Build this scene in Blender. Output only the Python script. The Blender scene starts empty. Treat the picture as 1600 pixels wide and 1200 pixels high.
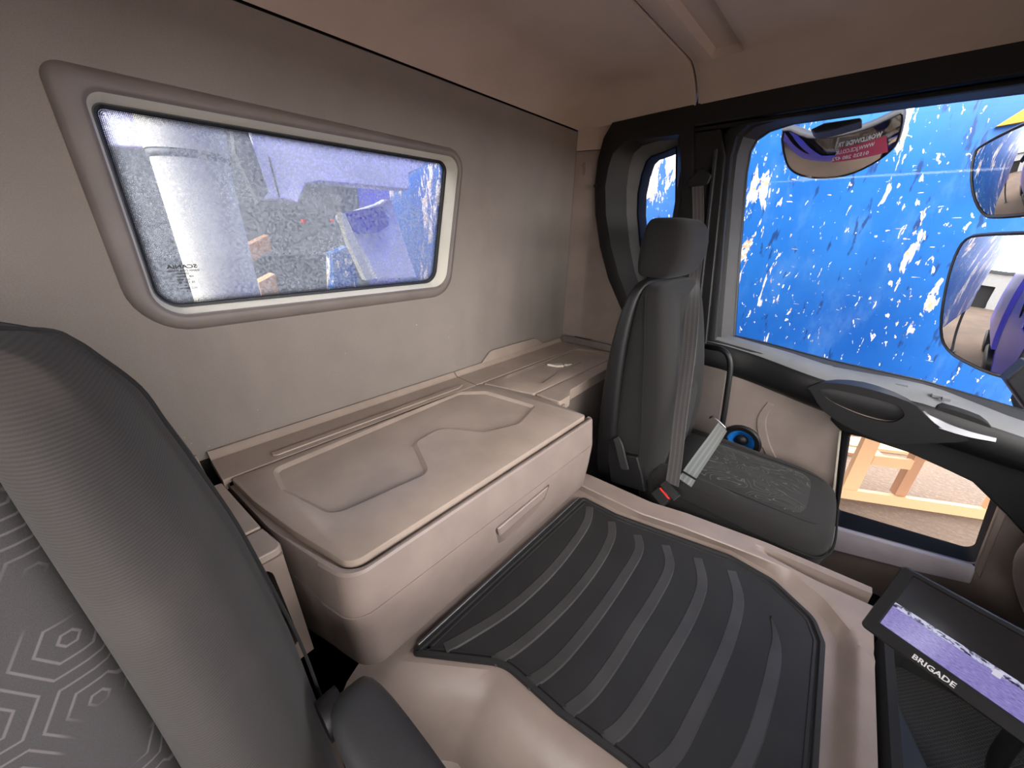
import bpy, bmesh, math, random
from mathutils import Vector, Matrix, geometry
random.seed(4)
# ------------------------------------------------------------------ camera, sky, exposure
H = 2.85            # camera height above the yard; all z below are relative to the camera height
FPX = 565.0         # focal length in pixels of the 1600 x 1200 frame
R = ((0.74442442, 0.27280465, -0.60943409),
     (0.66738168, -0.27552455, 0.69187276),
     (0.02083205, -0.92177212, -0.38717203))
CX = 1.2
cam_d = bpy.data.cameras.new('camera'); cam = bpy.data.objects.new('camera', cam_d)
bpy.context.scene.collection.objects.link(cam)
cam_d.sensor_width = 36.0; cam_d.lens = FPX/1600*36.0; cam_d.clip_start = 0.01; cam_d.clip_end = 300
cam.matrix_world = Matrix(((R[0][0], -R[0][1], -R[0][2], CX), (R[1][0], -R[1][1], -R[1][2], 0),
                           (R[2][0], -R[2][1], -R[2][2], H), (0, 0, 0, 1)))
S = bpy.context.scene; S.camera = cam
world = bpy.data.worlds.new('overcast_sky'); S.world = world; world.use_nodes = True
bg = world.node_tree.nodes['Background']
bg.inputs[0].default_value = (1.0, 0.965, 0.94, 1); bg.inputs[1].default_value = 6.4
S.view_settings.view_transform = 'Standard'; S.view_settings.look = 'None'
S.view_settings.gamma = 1; S.view_settings.use_curve_mapping = False
S.view_settings.exposure = 1.0
def portal(name, loc, size, rot):
    l = bpy.data.lights.new(name, 'AREA'); l.shape = 'RECTANGLE'; l.size, l.size_y = size
    l.cycles.is_portal = True
    o = bpy.data.objects.new(name, l); o.location = (loc[0], loc[1], loc[2]+H); o.rotation_euler = rot
    S.collection.objects.link(o)
PI = math.pi
portal('windscreen_portal', (2.18, 0.62, 0.03), (2.3, 0.95), (PI/2, 0, PI/2))     # lets sky light in, faces -x
portal('driver_window_portal', (1.45, -0.66, 0.0), (1.3, 0.9), (-PI/2, 0, 0))
portal('passenger_window_portal', (1.45, 2.03, 0.0), (1.3, 0.9), (PI/2, 0, 0))

# ------------------------------------------------------------------ helpers
def at(px, py, ax, val):
    c = ((px-800)/FPX, (py-600)/FPX, 1.0)
    r = [sum(R[i][k]*c[k] for k in range(3)) for i in range(3)]
    o = (CX, 0, 0); t = (val-o[ax])/r[ax]
    return tuple(o[i]+r[i]*t for i in range(3))
def aty(pts, Y): return [(p[0], p[2]) for p in (at(a, b, 1, Y) for a, b in pts)]
def atx(pts, X): return [(p[1], p[2]) for p in (at(a, b, 0, X) for a, b in pts)]
def atz(pts, Z): return [(p[0], p[1]) for p in (at(a, b, 2, Z) for a, b in pts)]
COL = S.collection
ORG = {}
def tag(o, label, cat, group=None, kind=None):
    o['label'] = label; o['category'] = cat
    if group: o['group'] = group
    if kind: o['kind'] = kind
    return o
def thing(name, label, cat, base, group=None, kind=None):
    o = bpy.data.objects.new(name, None); COL.objects.link(o)
    o.location = (base[0], base[1], base[2]+H); ORG[o.name] = Vector(o.location)
    o.empty_display_size = .05
    return tag(o, label, cat, group, kind)
def mesh(name, vf, mat, parent=None, smooth=None, bevel=0, seg=2, sub=0, origin=None, uv=None, recalc=True):
    vs, fs = vf
    off = Vector((0, 0, H))
    if parent is not None: org = ORG[parent.name]
    else:
        xs = [v[0] for v in vs]; ys = [v[1] for v in vs]; zs = [v[2] for v in vs]
        org = Vector(((min(xs)+max(xs))/2, (min(ys)+max(ys))/2, min(zs)+H))
    me = bpy.data.meshes.new(name)
    me.from_pydata([Vector(v)+off-org for v in vs], [], fs); me.validate()
    if recalc:
        bm = bmesh.new(); bm.from_mesh(me); bmesh.ops.recalc_face_normals(bm, faces=bm.faces); bm.to_mesh(me); bm.free()
    o = bpy.data.objects.new(name, me); COL.objects.link(o); ORG[o.name] = org.copy()
    if mat: me.materials.append(mat)
    if parent is not None: o.parent = parent; o.location = (0, 0, 0) if ORG[parent.name] == org else org-ORG[parent.name]
    else: o.location = org
    if uv:
        l = me.uv_layers.new(name='UVMap')
        for lp in me.loops: l.data[lp.index].uv = uv[lp.vertex_index]
    if smooth is not None or bevel or sub:
        for p in me.polygons: p.use_smooth = True
        if smooth and not sub: me.set_sharp_from_angle(angle=math.radians(smooth))
        elif not sub and not bevel: pass
        elif bevel: me.set_sharp_from_angle(angle=math.radians(40))
    if bevel:
        m = o.modifiers.new('bevel', 'BEVEL'); m.width = bevel; m.segments = seg; m.limit_method = 'ANGLE'
        m.angle_limit = math.radians(35); m.harden_normals = True
    if sub:
        m = o.modifiers.new('sub', 'SUBSURF'); m.levels = sub; m.render_levels = sub
    return o
def join(*vfs):
    V = []; F = []
    for vs, fs in vfs:
        n = len(V); V += list(vs); F += [tuple(i+n for i in f) for f in fs]
    return V, F
def box(x0, x1, y0, y1, z0, z1):
    v = [(x, y, z) for x in (x0, x1) for y in (y0, y1) for z in (z0, z1)]
    return v, [(0, 1, 3, 2), (4, 6, 7, 5), (0, 4, 5, 1), (2, 3, 7, 6), (0, 2, 6, 4), (1, 5, 7, 3)]
def ax3(ax, a, b, c):      # (ax value c, other two a b)
    return (c, a, b) if ax == 0 else (a, c, b) if ax == 1 else (a, b, c)
def prism(poly, ax, lo, hi, holes=()):
    loops = [list(poly)]+[list(h) for h in holes]
    flat = [p for l in loops for p in l]; n = len(flat)
    V = [ax3(ax, p[0], p[1], lo) for p in flat]+[ax3(ax, p[0], p[1], hi) for p in flat]
    if holes:
        tris = geometry.tessellate_polygon([[Vector((p[0], p[1], 0)) for p in l] for l in loops])
        F = [tuple(t) for t in tris]+[tuple(i+n for i in reversed(t)) for t in tris]
    else:
        F = [tuple(range(n)), tuple(range(2*n-1, n-1, -1))]
    s = 0
    for l in loops:
        m = len(l)
        for i in range(m):
            a, b = s+i, s+(i+1) % m
            F.append((a, b, b+n, a+n))
        s += m
    return V, F
def loft(loops, closed=True, cap0=False, cap1=False):
    m = len(loops[0]); V = [p for l in loops for p in l]; F = []
    for k in range(len(loops)-1):
        for i in range(m if closed else m-1):
            a = k*m+i; b = k*m+(i+1) % m
            F.append((a, b, b+m, a+m))
    if cap0: F.append(tuple(range(m)))
    if cap1: F.append(tuple(range((len(loops)-1)*m, len(loops)*m)))
    return V, F
def grid(nu, nv, fn):
    V = [fn(i/(nu-1), j/(nv-1)) for i in range(nu) for j in range(nv)]
    F = [(i*nv+j, (i+1)*nv+j, (i+1)*nv+j+1, i*nv+j+1) for i in range(nu-1) for j in range(nv-1)]
    return V, F
def slab(nu, nv, top, bot):          # closed solid between two grid functions
    V1, F1 = grid(nu, nv, top); V2, F2 = grid(nu, nv, bot); n = len(V1)
    F = F1+[tuple(i+n for i in reversed(f)) for f in F2]
    rim = [i*nv for i in range(nu)]+[(nu-1)*nv+j for j in range(1, nv)]+[i*nv+nv-1 for i in range(nu-2, -1, -1)]+[j for j in range(nv-2, 0, -1)]
    for k in range(len(rim)):
        a, b = rim[k], rim[(k+1) % len(rim)]; F.append((a, b, b+n, a+n))
    return V1+V2, F
def tube(path, r, seg=10, caps=True):
    P = [Vector(p) for p in path]; loops = []; up = Vector((0.13, 0.31, 0.94))
    for i, p in enumerate(P):
        t = (P[min(i+1, len(P)-1)]-P[max(i-1, 0)]).normalized()
        a = t.cross(up).normalized(); b = t.cross(a)
        rr = r[i] if isinstance(r, (list, tuple)) else r
        loops.append([tuple(p+a*math.cos(2*PI*k/seg)*rr+b*math.sin(2*PI*k/seg)*rr) for k in range(seg)])
    return loft(loops, True, caps, caps)
def smoothpath(pts, n=4, closed=False):
    P = [Vector(p) for p in pts]; out = []; m = len(P)
    rng = range(m) if closed else range(m-1)
    for i in rng:
        g = (lambda k: P[k % m]) if closed else (lambda k: P[max(0, min(m-1, k))])
        p0, p1, p2, p3 = g(i-1), g(i), g(i+1), g(i+2)
        for k in range(n):
            t = k/n
            out.append(0.5*((2*p1)+(p2-p0)*t+(2*p0-5*p1+4*p2-p3)*t*t+(3*p1-p0-3*p2+p3)*t**3))
    if not closed: out.append(P[-1])
    return [tuple(v) for v in out]
def rpoly(pts, seg=6):               # [(x, y, radius)] -> rounded outline
    out = []; n = len(pts)
    for i in range(n):
        p = Vector(pts[i][:2]); r = pts[i][2] if len(pts[i]) > 2 else 0
        if r <= 0: out.append(tuple(p)); continue
        a = (Vector(pts[i-1][:2])-p); b = (Vector(pts[(i+1) % n][:2])-p)
        la, lb = a.length, b.length; a.normalize(); b.normalize()
        ang = a.angle(b); d = min(r/math.tan(ang/2), la*.48, lb*.48); r2 = d*math.tan(ang/2)
        c = p+(a+b).normalized()*(r2/math.sin(ang/2))
        s = p+a*d-c; e = p+b*d-c
        for k in range(seg+1):
            t = k/seg; w = s.angle(e)
            v = (s*math.sin((1-t)*w)+e*math.sin(t*w))/math.sin(w)
            out.append(tuple(c+v))
    return out
def offset(poly, d):                 # inwards for d > 0
    n = len(poly); A = sum(poly[i][0]*poly[(i+1) % n][1]-poly[(i+1) % n][0]*poly[i][1] for i in range(n))
    sg = 1 if A > 0 else -1; out = []
    for i in range(n):
        p0, p1, p2 = Vector(poly[i-1]), Vector(poly[i]), Vector(poly[(i+1) % n])
        e1 = (p1-p0); e2 = (p2-p1)
        if e1.length < 1e-7: e1 = e2
        if e2.length < 1e-7: e2 = e1
        n1 = Vector((-e1.y, e1.x)).normalized(); n2 = Vector((-e2.y, e2.x)).normalized()
        nn = (n1+n2)
        if nn.length < 1e-6: nn = n1
        nn.normalize(); k = max(.4, nn.dot(n1))
        out.append(tuple(p1+nn*(sg*d/k)))
    return out
def ribbon(path, wvec, th):          # flat strap: path points, per-point width vector
    loops = []
    P = [Vector(p) for p in path]
    for i, p in enumerate(P):
        t = (P[min(i+1, len(P)-1)]-P[max(i-1, 0)]).normalized()
        w = Vector(wvec[i]) if isinstance(wvec[0], (tuple, list, Vector)) else Vector(wvec)
        w = w-t*w.dot(t); n = t.cross(w).normalized()*th/2
        loops.append([tuple(p-w/2-n), tuple(p+w/2-n), tuple(p+w/2+n), tuple(p-w/2+n)])
    return loft(loops, True, True, True)
def lathe(prof, axis_o, axis_d, seg=24, cap=False):
    d = Vector(axis_d).normalized(); a = d.orthogonal().normalized(); b = d.cross(a); o = Vector(axis_o)
    loops = [[tuple(o+d*h+(a*math.cos(2*PI*k/seg)+b*math.sin(2*PI*k/seg))*r) for k in range(seg)] for r, h in prof]
    return loft(loops, True, cap, cap)
def frame_xf(vf, o, u, v, n):        # local (a, b, c) -> o + a u + b v + c n
    o, u, v, n = Vector(o), Vector(u), Vector(v), Vector(n)
    return [tuple(o+u*p[0]+v*p[1]+n*p[2]) for p in vf[0]], vf[1]
def text_vf(s, size, depth=.0004, sx=1, bold=0, shear=0):
    c = bpy.data.curves.new('lettering', 'FONT'); c.body = s; c.size = size; c.extrude = depth/2; c.align_x = 'CENTER'; c.align_y = 'CENTER'
    c.offset = bold; c.shear = shear; c.resolution_u = 2
    o = bpy.data.objects.new('lettering', c); COL.objects.link(o)
    bpy.context.view_layer.update()
    me = bpy.data.meshes.new_from_object(o.evaluated_get(bpy.context.evaluated_depsgraph_get()))
    vf = ([(v.co.x*sx, v.co.y, v.co.z) for v in me.vertices], [tuple(p.vertices) for p in me.polygons])
    bpy.data.objects.remove(o); bpy.data.curves.remove(c); bpy.data.meshes.remove(me)
    return vf

# ------------------------------------------------------------------ materials
def lin(c): return tuple((x/255/12.92 if x/255 <= .04045 else ((x/255+.055)/1.055)**2.4) for x in c)+(1,)
class NB:
    def __init__(s, name):
        s.m = bpy.data.materials.new(name); s.m.use_nodes = True; s.t = s.m.node_tree
        s.b = s.t.nodes['Principled BSDF']; s.out = s.t.nodes['Material Output']
    def n(s, typ, **kw):
        nd = s.t.nodes.new(typ)
        for k, v in kw.items():
            if k == 'i':
                for kk, vv in v.items(): s.put(nd, kk, vv)
            else: setattr(nd, k, v)
        return nd
    def put(s, nd, key, v):
        inp = nd.inputs[key]
        if isinstance(v, bpy.types.NodeSocket): s.t.links.new(v, inp)
        else: inp.default_value = v
    def math(s, op, a, b=0, c=None):
        nd = s.n('ShaderNodeMath', operation=op); s.put(nd, 0, a); s.put(nd, 1, b)
        if c is not None: s.put(nd, 2, c)
        return nd.outputs[0]
    def mix(s, f, a, b):
        nd = s.n('ShaderNodeMix', data_type='RGBA'); s.put(nd, 0, f); s.put(nd, 6, a); s.put(nd, 7, b); return nd.outputs[2]
    def obj(s): return s.n('ShaderNodeTexCoord').outputs['Object']
    def uv(s): return s.n('ShaderNodeTexCoord').outputs['UV']
    def mapv(s, v, scale=(1, 1, 1), loc=(0, 0, 0), rot=(0, 0, 0)):
        nd = s.n('ShaderNodeMapping'); s.put(nd, 0, v); nd.inputs[1].default_value = loc; nd.inputs[2].default_value = rot; nd.inputs[3].default_value = scale
        return nd.outputs[0]
    def noise(s, v, scale, detail=2, rough=.5, dist=0, fac=True):
        nd = s.n('ShaderNodeTexNoise'); s.put(nd, 'Vector', v); nd.inputs['Scale'].default_value = scale
        nd.inputs['Detail'].default_value = detail; nd.inputs['Roughness'].default_value = rough; nd.inputs['Distortion'].default_value = dist
        return nd.outputs[0 if fac else 1]
    def ramp(s, f, stops):
        nd = s.n('ShaderNodeValToRGB'); s.put(nd, 0, f); e = nd.color_ramp.elements
        while len(e) < len(stops): e.new(.5)
        for k, (p, c) in enumerate(stops): e[k].position = p; e[k].color = c if len(c) == 4 else tuple(c)+(1,)
        return nd.outputs[0]
    def step(s, f, lo, hi):
        nd = s.n('ShaderNodeMapRange', interpolation_type='SMOOTHSTEP'); s.put(nd, 0, f); s.put(nd, 1, lo); s.put(nd, 2, hi); return nd.outputs[0]
    def bump(s, h, strength=.3, dist=.001):
        nd = s.n('ShaderNodeBump'); s.put(nd, 'Height', h); nd.inputs['Strength'].default_value = strength; nd.inputs['Distance'].default_value = dist
        s.t.links.new(nd.outputs[0], s.b.inputs['Normal']); return nd
    def set(s, **kw):
        names = dict(col='Base Color', rough='Roughness', metal='Metallic', spec='Specular IOR Level', sheen='Sheen Weight', coat='Coat Weight', alpha='Alpha')
        for k, v in kw.items(): s.put(s.b, names[k], v)
        return s.m
def plastic(name, c, rough=.5, grain=650, gs=.25, var=.06, spec=.5):
    N = NB(name); o = N.obj()
    n1 = N.noise(o, 9, 3); n2 = N.noise(o, grain, 1)
    L = lin(c); d = tuple(x*(1-var*1.6) for x in L[:3])+(1,); b = tuple(min(1, x*(1+var)) for x in L[:3])+(1,)
    col = N.mix(N.step(n1, .3, .7), d, b)
    col = N.mix(N.math('MULTIPLY', N.step(n2, .55, .8), .25), col, tuple(x*.62 for x in L[:3])+(1,))
    N.bump(n2, gs, .0006)
    return N.set(col=col, rough=rough, spec=spec)
def fabric(name, c, scale=900, var=.2, rough=.95, sheen=.25):
    N = NB(name); o = N.obj()
    n = N.noise(o, scale, 1); n1 = N.noise(o, 6, 3)
    L = lin(c)
    col = N.mix(n, tuple(x*(1-var) for x in L[:3])+(1,), tuple(min(1, x*(1+var)) for x in L[:3])+(1,))
    col = N.mix(N.math('MULTIPLY', N.step(n1, .35, .75), .3), col, tuple(x*.75 for x in L[:3])+(1,))
    N.bump(n, .5, .0008)
    return N.set(col=col, rough=rough, sheen=sheen, spec=.2)
M = {}
M['beige'] = plastic('beige_plastic', (143, 128, 120), .42)
M['shelf'] = plastic('shelf_plastic', (160, 144, 132), .38)
M['liner'] = plastic('window_liner_plastic', (205, 198, 182), .5, var=.03)
M['wframe'] = plastic('window_frame_plastic', (112, 102, 97), .55)
M['headliner'] = fabric('headliner_felt', (196, 178, 164), 700, .08, sheen=.05)
def wall_felt():
    m = fabric('back_wall_felt', (134, 125, 118), 420, .16, sheen=.05); N = NB.__new__(NB); N.m = m; N.t = m.node_tree; N.b = N.t.nodes['Principled BSDF']
    o = N.obj(); s = N.n('ShaderNodeSeparateXYZ', i={0: o}); old = N.b.inputs['Base Color'].links[0].from_socket
    sp_ = N.step(N.noise(N.mapv(o, (1, .6, 1)), 160, 2, .6), .73, .76); z = s.outputs[2]
    g = N.math('MULTIPLY', N.step(N.noise(o, 5, 2), .5, .62), N.math('SUBTRACT', 1, N.step(N.math('ABSOLUTE', N.math('SUBTRACT', z, 1.02)), .08, .2)))
    st = N.math('MULTIPLY', N.step(N.noise(N.mapv(o, (1, 1, .35)), 4, 4, .6), .5, .75), .22)
    N.put(N.b, 'Base Color', N.mix(N.math('MULTIPLY', sp_, g), N.mix(st, old, lin((98, 90, 84))), lin((235, 230, 222))))
    return m
M['wall'] = wall_felt()
M['black'] = plastic('black_plastic', (18, 18, 19), .5, gs=.15)
M['blackmat'] = plastic('matte_black_plastic', (13, 13, 14), .8, gs=.1)
M['dgrey'] = plastic('dark_grey_plastic', (42, 42, 43), .5)
M['mgrey'] = plastic('mid_grey_plastic', (92, 92, 92), .5)
M['beltgrey'] = plastic('pale_grey_belt_trim', (120, 121, 121), .5)
M['sill'] = plastic('pale_scuff_plate', (214, 204, 212), .35)
M['doorcard'] = plastic('door_card_plastic', (146, 132, 125), .55)
M['gasket'] = plastic('rubber_gasket', (14, 14, 15), .45, gs=.1)
M['seal'] = plastic('matte_window_seal', (15, 15, 17), .8, gs=.1, spec=.15)
M['rubber'] = plastic('mat_rubber', (31, 30, 30), .68, grain=900, gs=.35, var=.1)
M['rib'] = plastic('mat_rib_rubber', (62, 61, 61), .55, grain=900, gs=.3, var=.1)
M['seat'] = fabric('passenger_seat_cloth', (42, 41, 40), 1100, .2, sheen=.06)
M['pipe'] = fabric('seat_piping_cloth', (30, 29, 29), 1100, .2, sheen=.05)
M['carpet'] = fabric('floor_carpet', (22, 22, 23), 300, .4)
M['red'] = plastic('red_button_plastic', (225, 45, 45), .4)
M['speaker_blue'] = plastic('blue_speaker_cone', (28, 110, 190), .35)
M['chrome'] = NB('brushed_chrome').set(col=(.25, .25, .27, 1), metal=1., rough=.33)
M['steel'] = NB('dull_steel').set(col=(.45, .45, .46, 1), metal=1., rough=.4)
M['mirror'] = NB('mirror_glass').set(col=(.42, .43, .45, 1), metal=1., rough=.015)
M['white_ink'] = NB('white_ink').set(col=(.8, .8, .8, 1), rough=.6)
M['black_ink'] = NB('black_ink').set(col=(.01, .01, .01, 1), rough=.6)
M['pink_reflection'] = NB('pink_reflection').set(col=lin((196, 70, 100)), rough=.6)  # colour of the reflected sign painted on the kerb mirror
M['webbing'] = None
def webbing(name, c, ax):
    N = NB(name); o = N.uv()
    sep = N.n('ShaderNodeSeparateXYZ', i={0: o})
    w = N.math('SINE', N.math('MULTIPLY', sep.outputs[1], 900))
    s = N.math('ABSOLUTE', N.math('SUBTRACT', sep.outputs[0], .5))
    L = lin(c)
    col = N.mix(N.step(N.math('SINE', N.math('MULTIPLY', sep.outputs[0], 19)), -.2, .9), tuple(x*.75 for x in L[:3])+(1,), tuple(min(1, x*1.15) for x in L[:3])+(1,))
    N.bump(w, .3, .0005)
    return N.set(col=col, rough=.55, sheen=.3)
M['belt'] = webbing('black_belt_webbing', (84, 80, 80), 0)
M['strap'] = webbing('grey_belt_webbing', (104, 107, 103), 0)
def driver_cloth():
    N = NB('driver_seat_ribbed_cloth'); o = N.obj()
    s = N.n('ShaderNodeSeparateXYZ', i={0: o}); z = s.outputs[2]
    n = N.noise(o, 1300, 1)
    w = N.math('SINE', N.math('ADD', N.math('MULTIPLY', z, 1900), N.math('MULTIPLY', n, 2.5)))
    L = lin((58, 55, 54))
    col = N.mix(N.step(w, -1, 1), tuple(x*.86 for x in L[:3])+(1,), tuple(x*1.1 for x in L[:3])+(1,))
    col = N.mix(N.math('MULTIPLY', N.step(N.noise(o, 7, 3), .4, .8), .35), col, lin((78, 70, 67)))
    N.bump(w, .2, .0006)
    return N.set(col=col, rough=.95, sheen=.06, spec=.12)
M['driver'] = driver_cloth()
def hex_cloth():
    N = NB('driver_seat_hexagon_cloth'); o = N.obj()
    s = N.n('ShaderNodeSeparateXYZ', i={0: o})
    rot = .5
    px = N.math('MULTIPLY', N.math('ADD', N.math('MULTIPLY', s.outputs[1], math.cos(rot)), N.math('MULTIPLY', s.outputs[2], math.sin(rot))), 13.5)
    py = N.math('MULTIPLY', N.math('SUBTRACT', N.math('MULTIPLY', s.outputs[2], math.cos(rot)), N.math('MULTIPLY', s.outputs[1], math.sin(rot))), 13.5)
    def cell(ox, oy):
        a = N.math('SUBTRACT', N.math('FLOORED_MODULO', N.math('ADD', px, ox), 1.0), .5)
        b = N.math('SUBTRACT', N.math('FLOORED_MODULO', N.math('ADD', py, oy), 1.7320508), .8660254)
        return N.math('ABSOLUTE', a), N.math('ABSOLUTE', b)
    def hd(a, b): return N.math('MAXIMUM', N.math('ADD', N.math('MULTIPLY', a, .5), N.math('MULTIPLY', b, .8660254)), a)
    h = N.math('MINIMUM', hd(*cell(0, 0)), hd(*cell(.5, .8660254)))
    r = N.math('FRACT', N.math('MULTIPLY', h, 6.0))
    line = N.math('SUBTRACT', 1.0, N.step(N.math('ABSOLUTE', N.math('SUBTRACT', r, .5)), .04, .13))
    brk = N.step(N.noise(o, 11, 1), .42, .52)
    line = N.math('MULTIPLY', line, brk)
    n = N.noise(o, 1300, 1)
    col = N.mix(n, lin((52, 50, 51)), lin((70, 67, 68)))
    col = N.mix(N.math('MULTIPLY', line, .75), col, lin((98, 94, 94)))
    N.bump(N.math('ADD', n, line), .4, .0006)
    return N.set(col=col, rough=.95, sheen=.06, spec=.12)
M['hex'] = hex_cloth()
def contour_cloth():
    N = NB('passenger_cushion_contour_cloth'); o = N.obj()
    v = N.mapv(o, (1, 1.8, 1), rot=(0, 0, .5))
    a = N.noise(v, 4.5, 2, dist=1.2)
    r = N.math('FRACT', N.math('MULTIPLY', a, 16))
    line = N.math('SUBTRACT', 1, N.step(N.math('ABSOLUTE', N.math('SUBTRACT', r, .5)), .03, .11))
    line = N.math('MULTIPLY', line, N.step(N.noise(o, 13, 1), .34, .46))
    n = N.noise(o, 1200, 1)
    col = N.mix(n, lin((38, 37, 36)), lin((50, 49, 48)))
    col = N.mix(N.math('MULTIPLY', line, .6), col, lin((96, 95, 90)))
    N.bump(n, .5, .0008)
    return N.set(col=col, rough=.9, sheen=.08, spec=.2)
M['contour'] = contour_cloth()
def net_mat():
    N = NB('black_net'); o = N.obj()
    v = N.mapv(o, (160, 160, 160), rot=(0, 0, .7)); s = N.n('ShaderNodeSeparateXYZ', i={0: v})
    a = N.math('ABSOLUTE', N.math('SUBTRACT', N.math('FRACT', s.outputs[0]), .5)); b = N.math('ABSOLUTE', N.math('SUBTRACT', N.math('FRACT', s.outputs[1]), .5))
    h = N.step(N.math('MINIMUM', a, b), .06, .2)
    N.bump(h, .8, .002)
    return N.set(col=N.mix(h, lin((48, 47, 47)), lin((14, 14, 14))), rough=.7)
M['net'] = net_mat()
def blue_paint():
    N = NB('scratched_blue_paint'); o = N.obj()
    n = N.noise(o, 1.2, 4, .6)
    col = N.mix(N.step(n, .3, .7), lin((6, 80, 156)), lin((30, 104, 176)))
    st = N.noise(N.mapv(o, (1, 1, .4)), 7, 5, .65)
    col = N.mix(N.math('MULTIPLY', N.step(st, .5, .75), .3), col, lin((96, 145, 196)))
    dk = N.noise(N.mapv(o, (1, 1, .2), loc=(3, 0, 1)), 30, 3, .6)
    col = N.mix(N.math('MULTIPLY', N.step(dk, .60, .68), .75), col, lin((22, 40, 80)))
    g = N.noise(o, .9, 2); col = N.mix(N.math('MULTIPLY', N.step(g, .66, .76), .5), col, lin((70, 120, 90)))
    # chipped primer: vertical patches gated by a broad mask
    ch = N.noise(N.mapv(o, (1, 1, .3)), 11, 5, .62, .4); mk = N.noise(N.mapv(o, (1, 1, .5), loc=(7, 2, 1)), 2.2, 2)
    c1 = N.step(N.math('ADD', ch, N.math('MULTIPLY', N.math('SUBTRACT', mk, .5), 1.0)), .622, .642)
    sc = N.noise(N.mapv(o, (1, 1, .38), rot=(0, .5, 0)), 42, 3, .6, .6)
    c2 = N.step(N.math('ADD', sc, N.math('MULTIPLY', N.math('SUBTRACT', mk, .5), .25)), .636, .658)
    sc2 = N.noise(N.mapv(o, (.25, 1, 1), rot=(0, -.35, 0)), 60, 2, .6, .5)
    c3 = N.math('MULTIPLY', N.step(sc2, .71, .74), .8)
    chip = N.math('MAXIMUM', c1, N.math('MAXIMUM', c2, c3))
    rust = N.noise(o, 30, 3)
    cc = N.mix(N.step(rust, .48, .66), lin((240, 234, 222)), lin((198, 164, 124)))
    col = N.mix(chip, col, cc)
    rd = N.noise(N.mapv(o, (1, 1, .5), loc=(5, 5, 5)), 4.0, 2); col = N.mix(N.step(rd, .775, .79), col, lin((205, 50, 80)))
    N.bump(chip, .3, .003)
    return N.set(col=col, rough=.4)
M['blue'] = blue_paint()
def violet_paint():
    N = NB('violet_blue_truck_paint'); o = N.obj(); n = N.noise(o, 8, 3)
    return N.set(col=N.mix(n, lin((58, 56, 160)), lin((78, 76, 186))), rough=.3)
M['violet'] = violet_paint()
M['lav'] = plastic('pale_lavender_paint', (224, 224, 244), .5)
def cream():
    N = NB('cream_column_paint'); o = N.obj()
    n = N.noise(N.mapv(o, (1, 1, .2)), 10, 4)
    return N.set(col=N.mix(N.step(n, .4, .75), lin((206, 203, 182)), lin((180, 177, 156))), rough=.55)
M['cream'] = cream()
def ground():
    N = NB('yard_dirt'); o = N.obj()
    n = N.noise(o, .35, 5, .6); g = N.noise(o, 22, 5, .75)
    col = N.mix(N.step(n, .35, .65), lin((98, 80, 66)), lin((80, 68, 59)))
    col = N.mix(N.math('MULTIPLY', N.step(g, .45, .7), .6), col, lin((122, 102, 86)))
    col = N.mix(N.math('MULTIPLY', N.step(g, .5, .3), .0), col, lin((80, 66, 58)))
    N.bump(g, .7, .03)
    return N.set(col=col, rough=.95)
M['ground'] = ground()
def timber(name, c):
    N = NB(name); o = N.obj()
    w = N.noise(N.mapv(o, (2, 14, 14)), 6, 4, .6, .5); k = N.noise(o, 9, 2)
    L = lin(c)
    col = N.mix(w, tuple(x*.82 for x in L[:3])+(1,), L)
    col = N.mix(N.step(k, .74, .78), col, lin((140, 86, 52)))
    return N.set(col=col, rough=.75)
M['timber'] = timber('pale_pine', (186, 146, 108)); M['timber2'] = timber('weathered_pine', (146, 106, 78))
M['yellow'] = plastic('yellow_paint', (240, 170, 30), .4)
M['white_wall'] = plastic('white_render', (150, 150, 148), .8); M['grey_wall'] = plastic('dirty_grey_panel', (60, 63, 66), .8)
M['dark_steel'] = plastic('dark_steel_panel', (52, 55, 58), .7, var=.2)
def pane(name, refl=.06, tint=(1, 1, 1, 1), dust=0, dust_c=(.6, .62, .64, 1)):
    N = NB(name); t = N.n('ShaderNodeBsdfTransparent', i={0: tint}); g = N.n('ShaderNodeBsdfGlossy', i={'Roughness': .02})
    fr = N.n('ShaderNodeFresnel', i={0: 1.35})
    mx = N.n('ShaderNodeMixShader', i={0: N.math('MULTIPLY', fr.outputs[0], refl/.04)})
    N.t.links.new(t.outputs[0], mx.inputs[1]); N.t.links.new(g.outputs[0], mx.inputs[2]); last = mx
    if dust:
        o = N.obj()
        sp = N.noise(o, 130, 3, .8); big = N.noise(o, 5, 3)
        f = N.math('MULTIPLY', N.math('ADD', N.math('MULTIPLY', N.step(sp, .38, .62), .6), N.math('MULTIPLY', N.step(big, .3, .7), .25)), dust)
        d = N.n('ShaderNodeBsdfDiffuse', i={0: dust_c}); tr = N.n('ShaderNodeBsdfTranslucent', i={0: dust_c})
        dd = N.n('ShaderNodeMixShader', i={0: .6}); N.t.links.new(d.outputs[0], dd.inputs[1]); N.t.links.new(tr.outputs[0], dd.inputs[2])
        m2 = N.n('ShaderNodeMixShader', i={0: f}); N.t.links.new(mx.outputs[0], m2.inputs[1]); N.t.links.new(dd.outputs[0], m2.inputs[2]); last = m2
    N.t.links.new(last.outputs[0], N.out.inputs[0])
    return N.m
M['glass'] = pane('window_glass', .022)
M['dusty'] = pane('dusty_rear_glass', .008, (.9, .92, .95, 1), .58, lin((172, 179, 186)))
M['film'] = pane('clear_sticker_film', .05, (.93, .95, 1, 1), .0)
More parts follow.
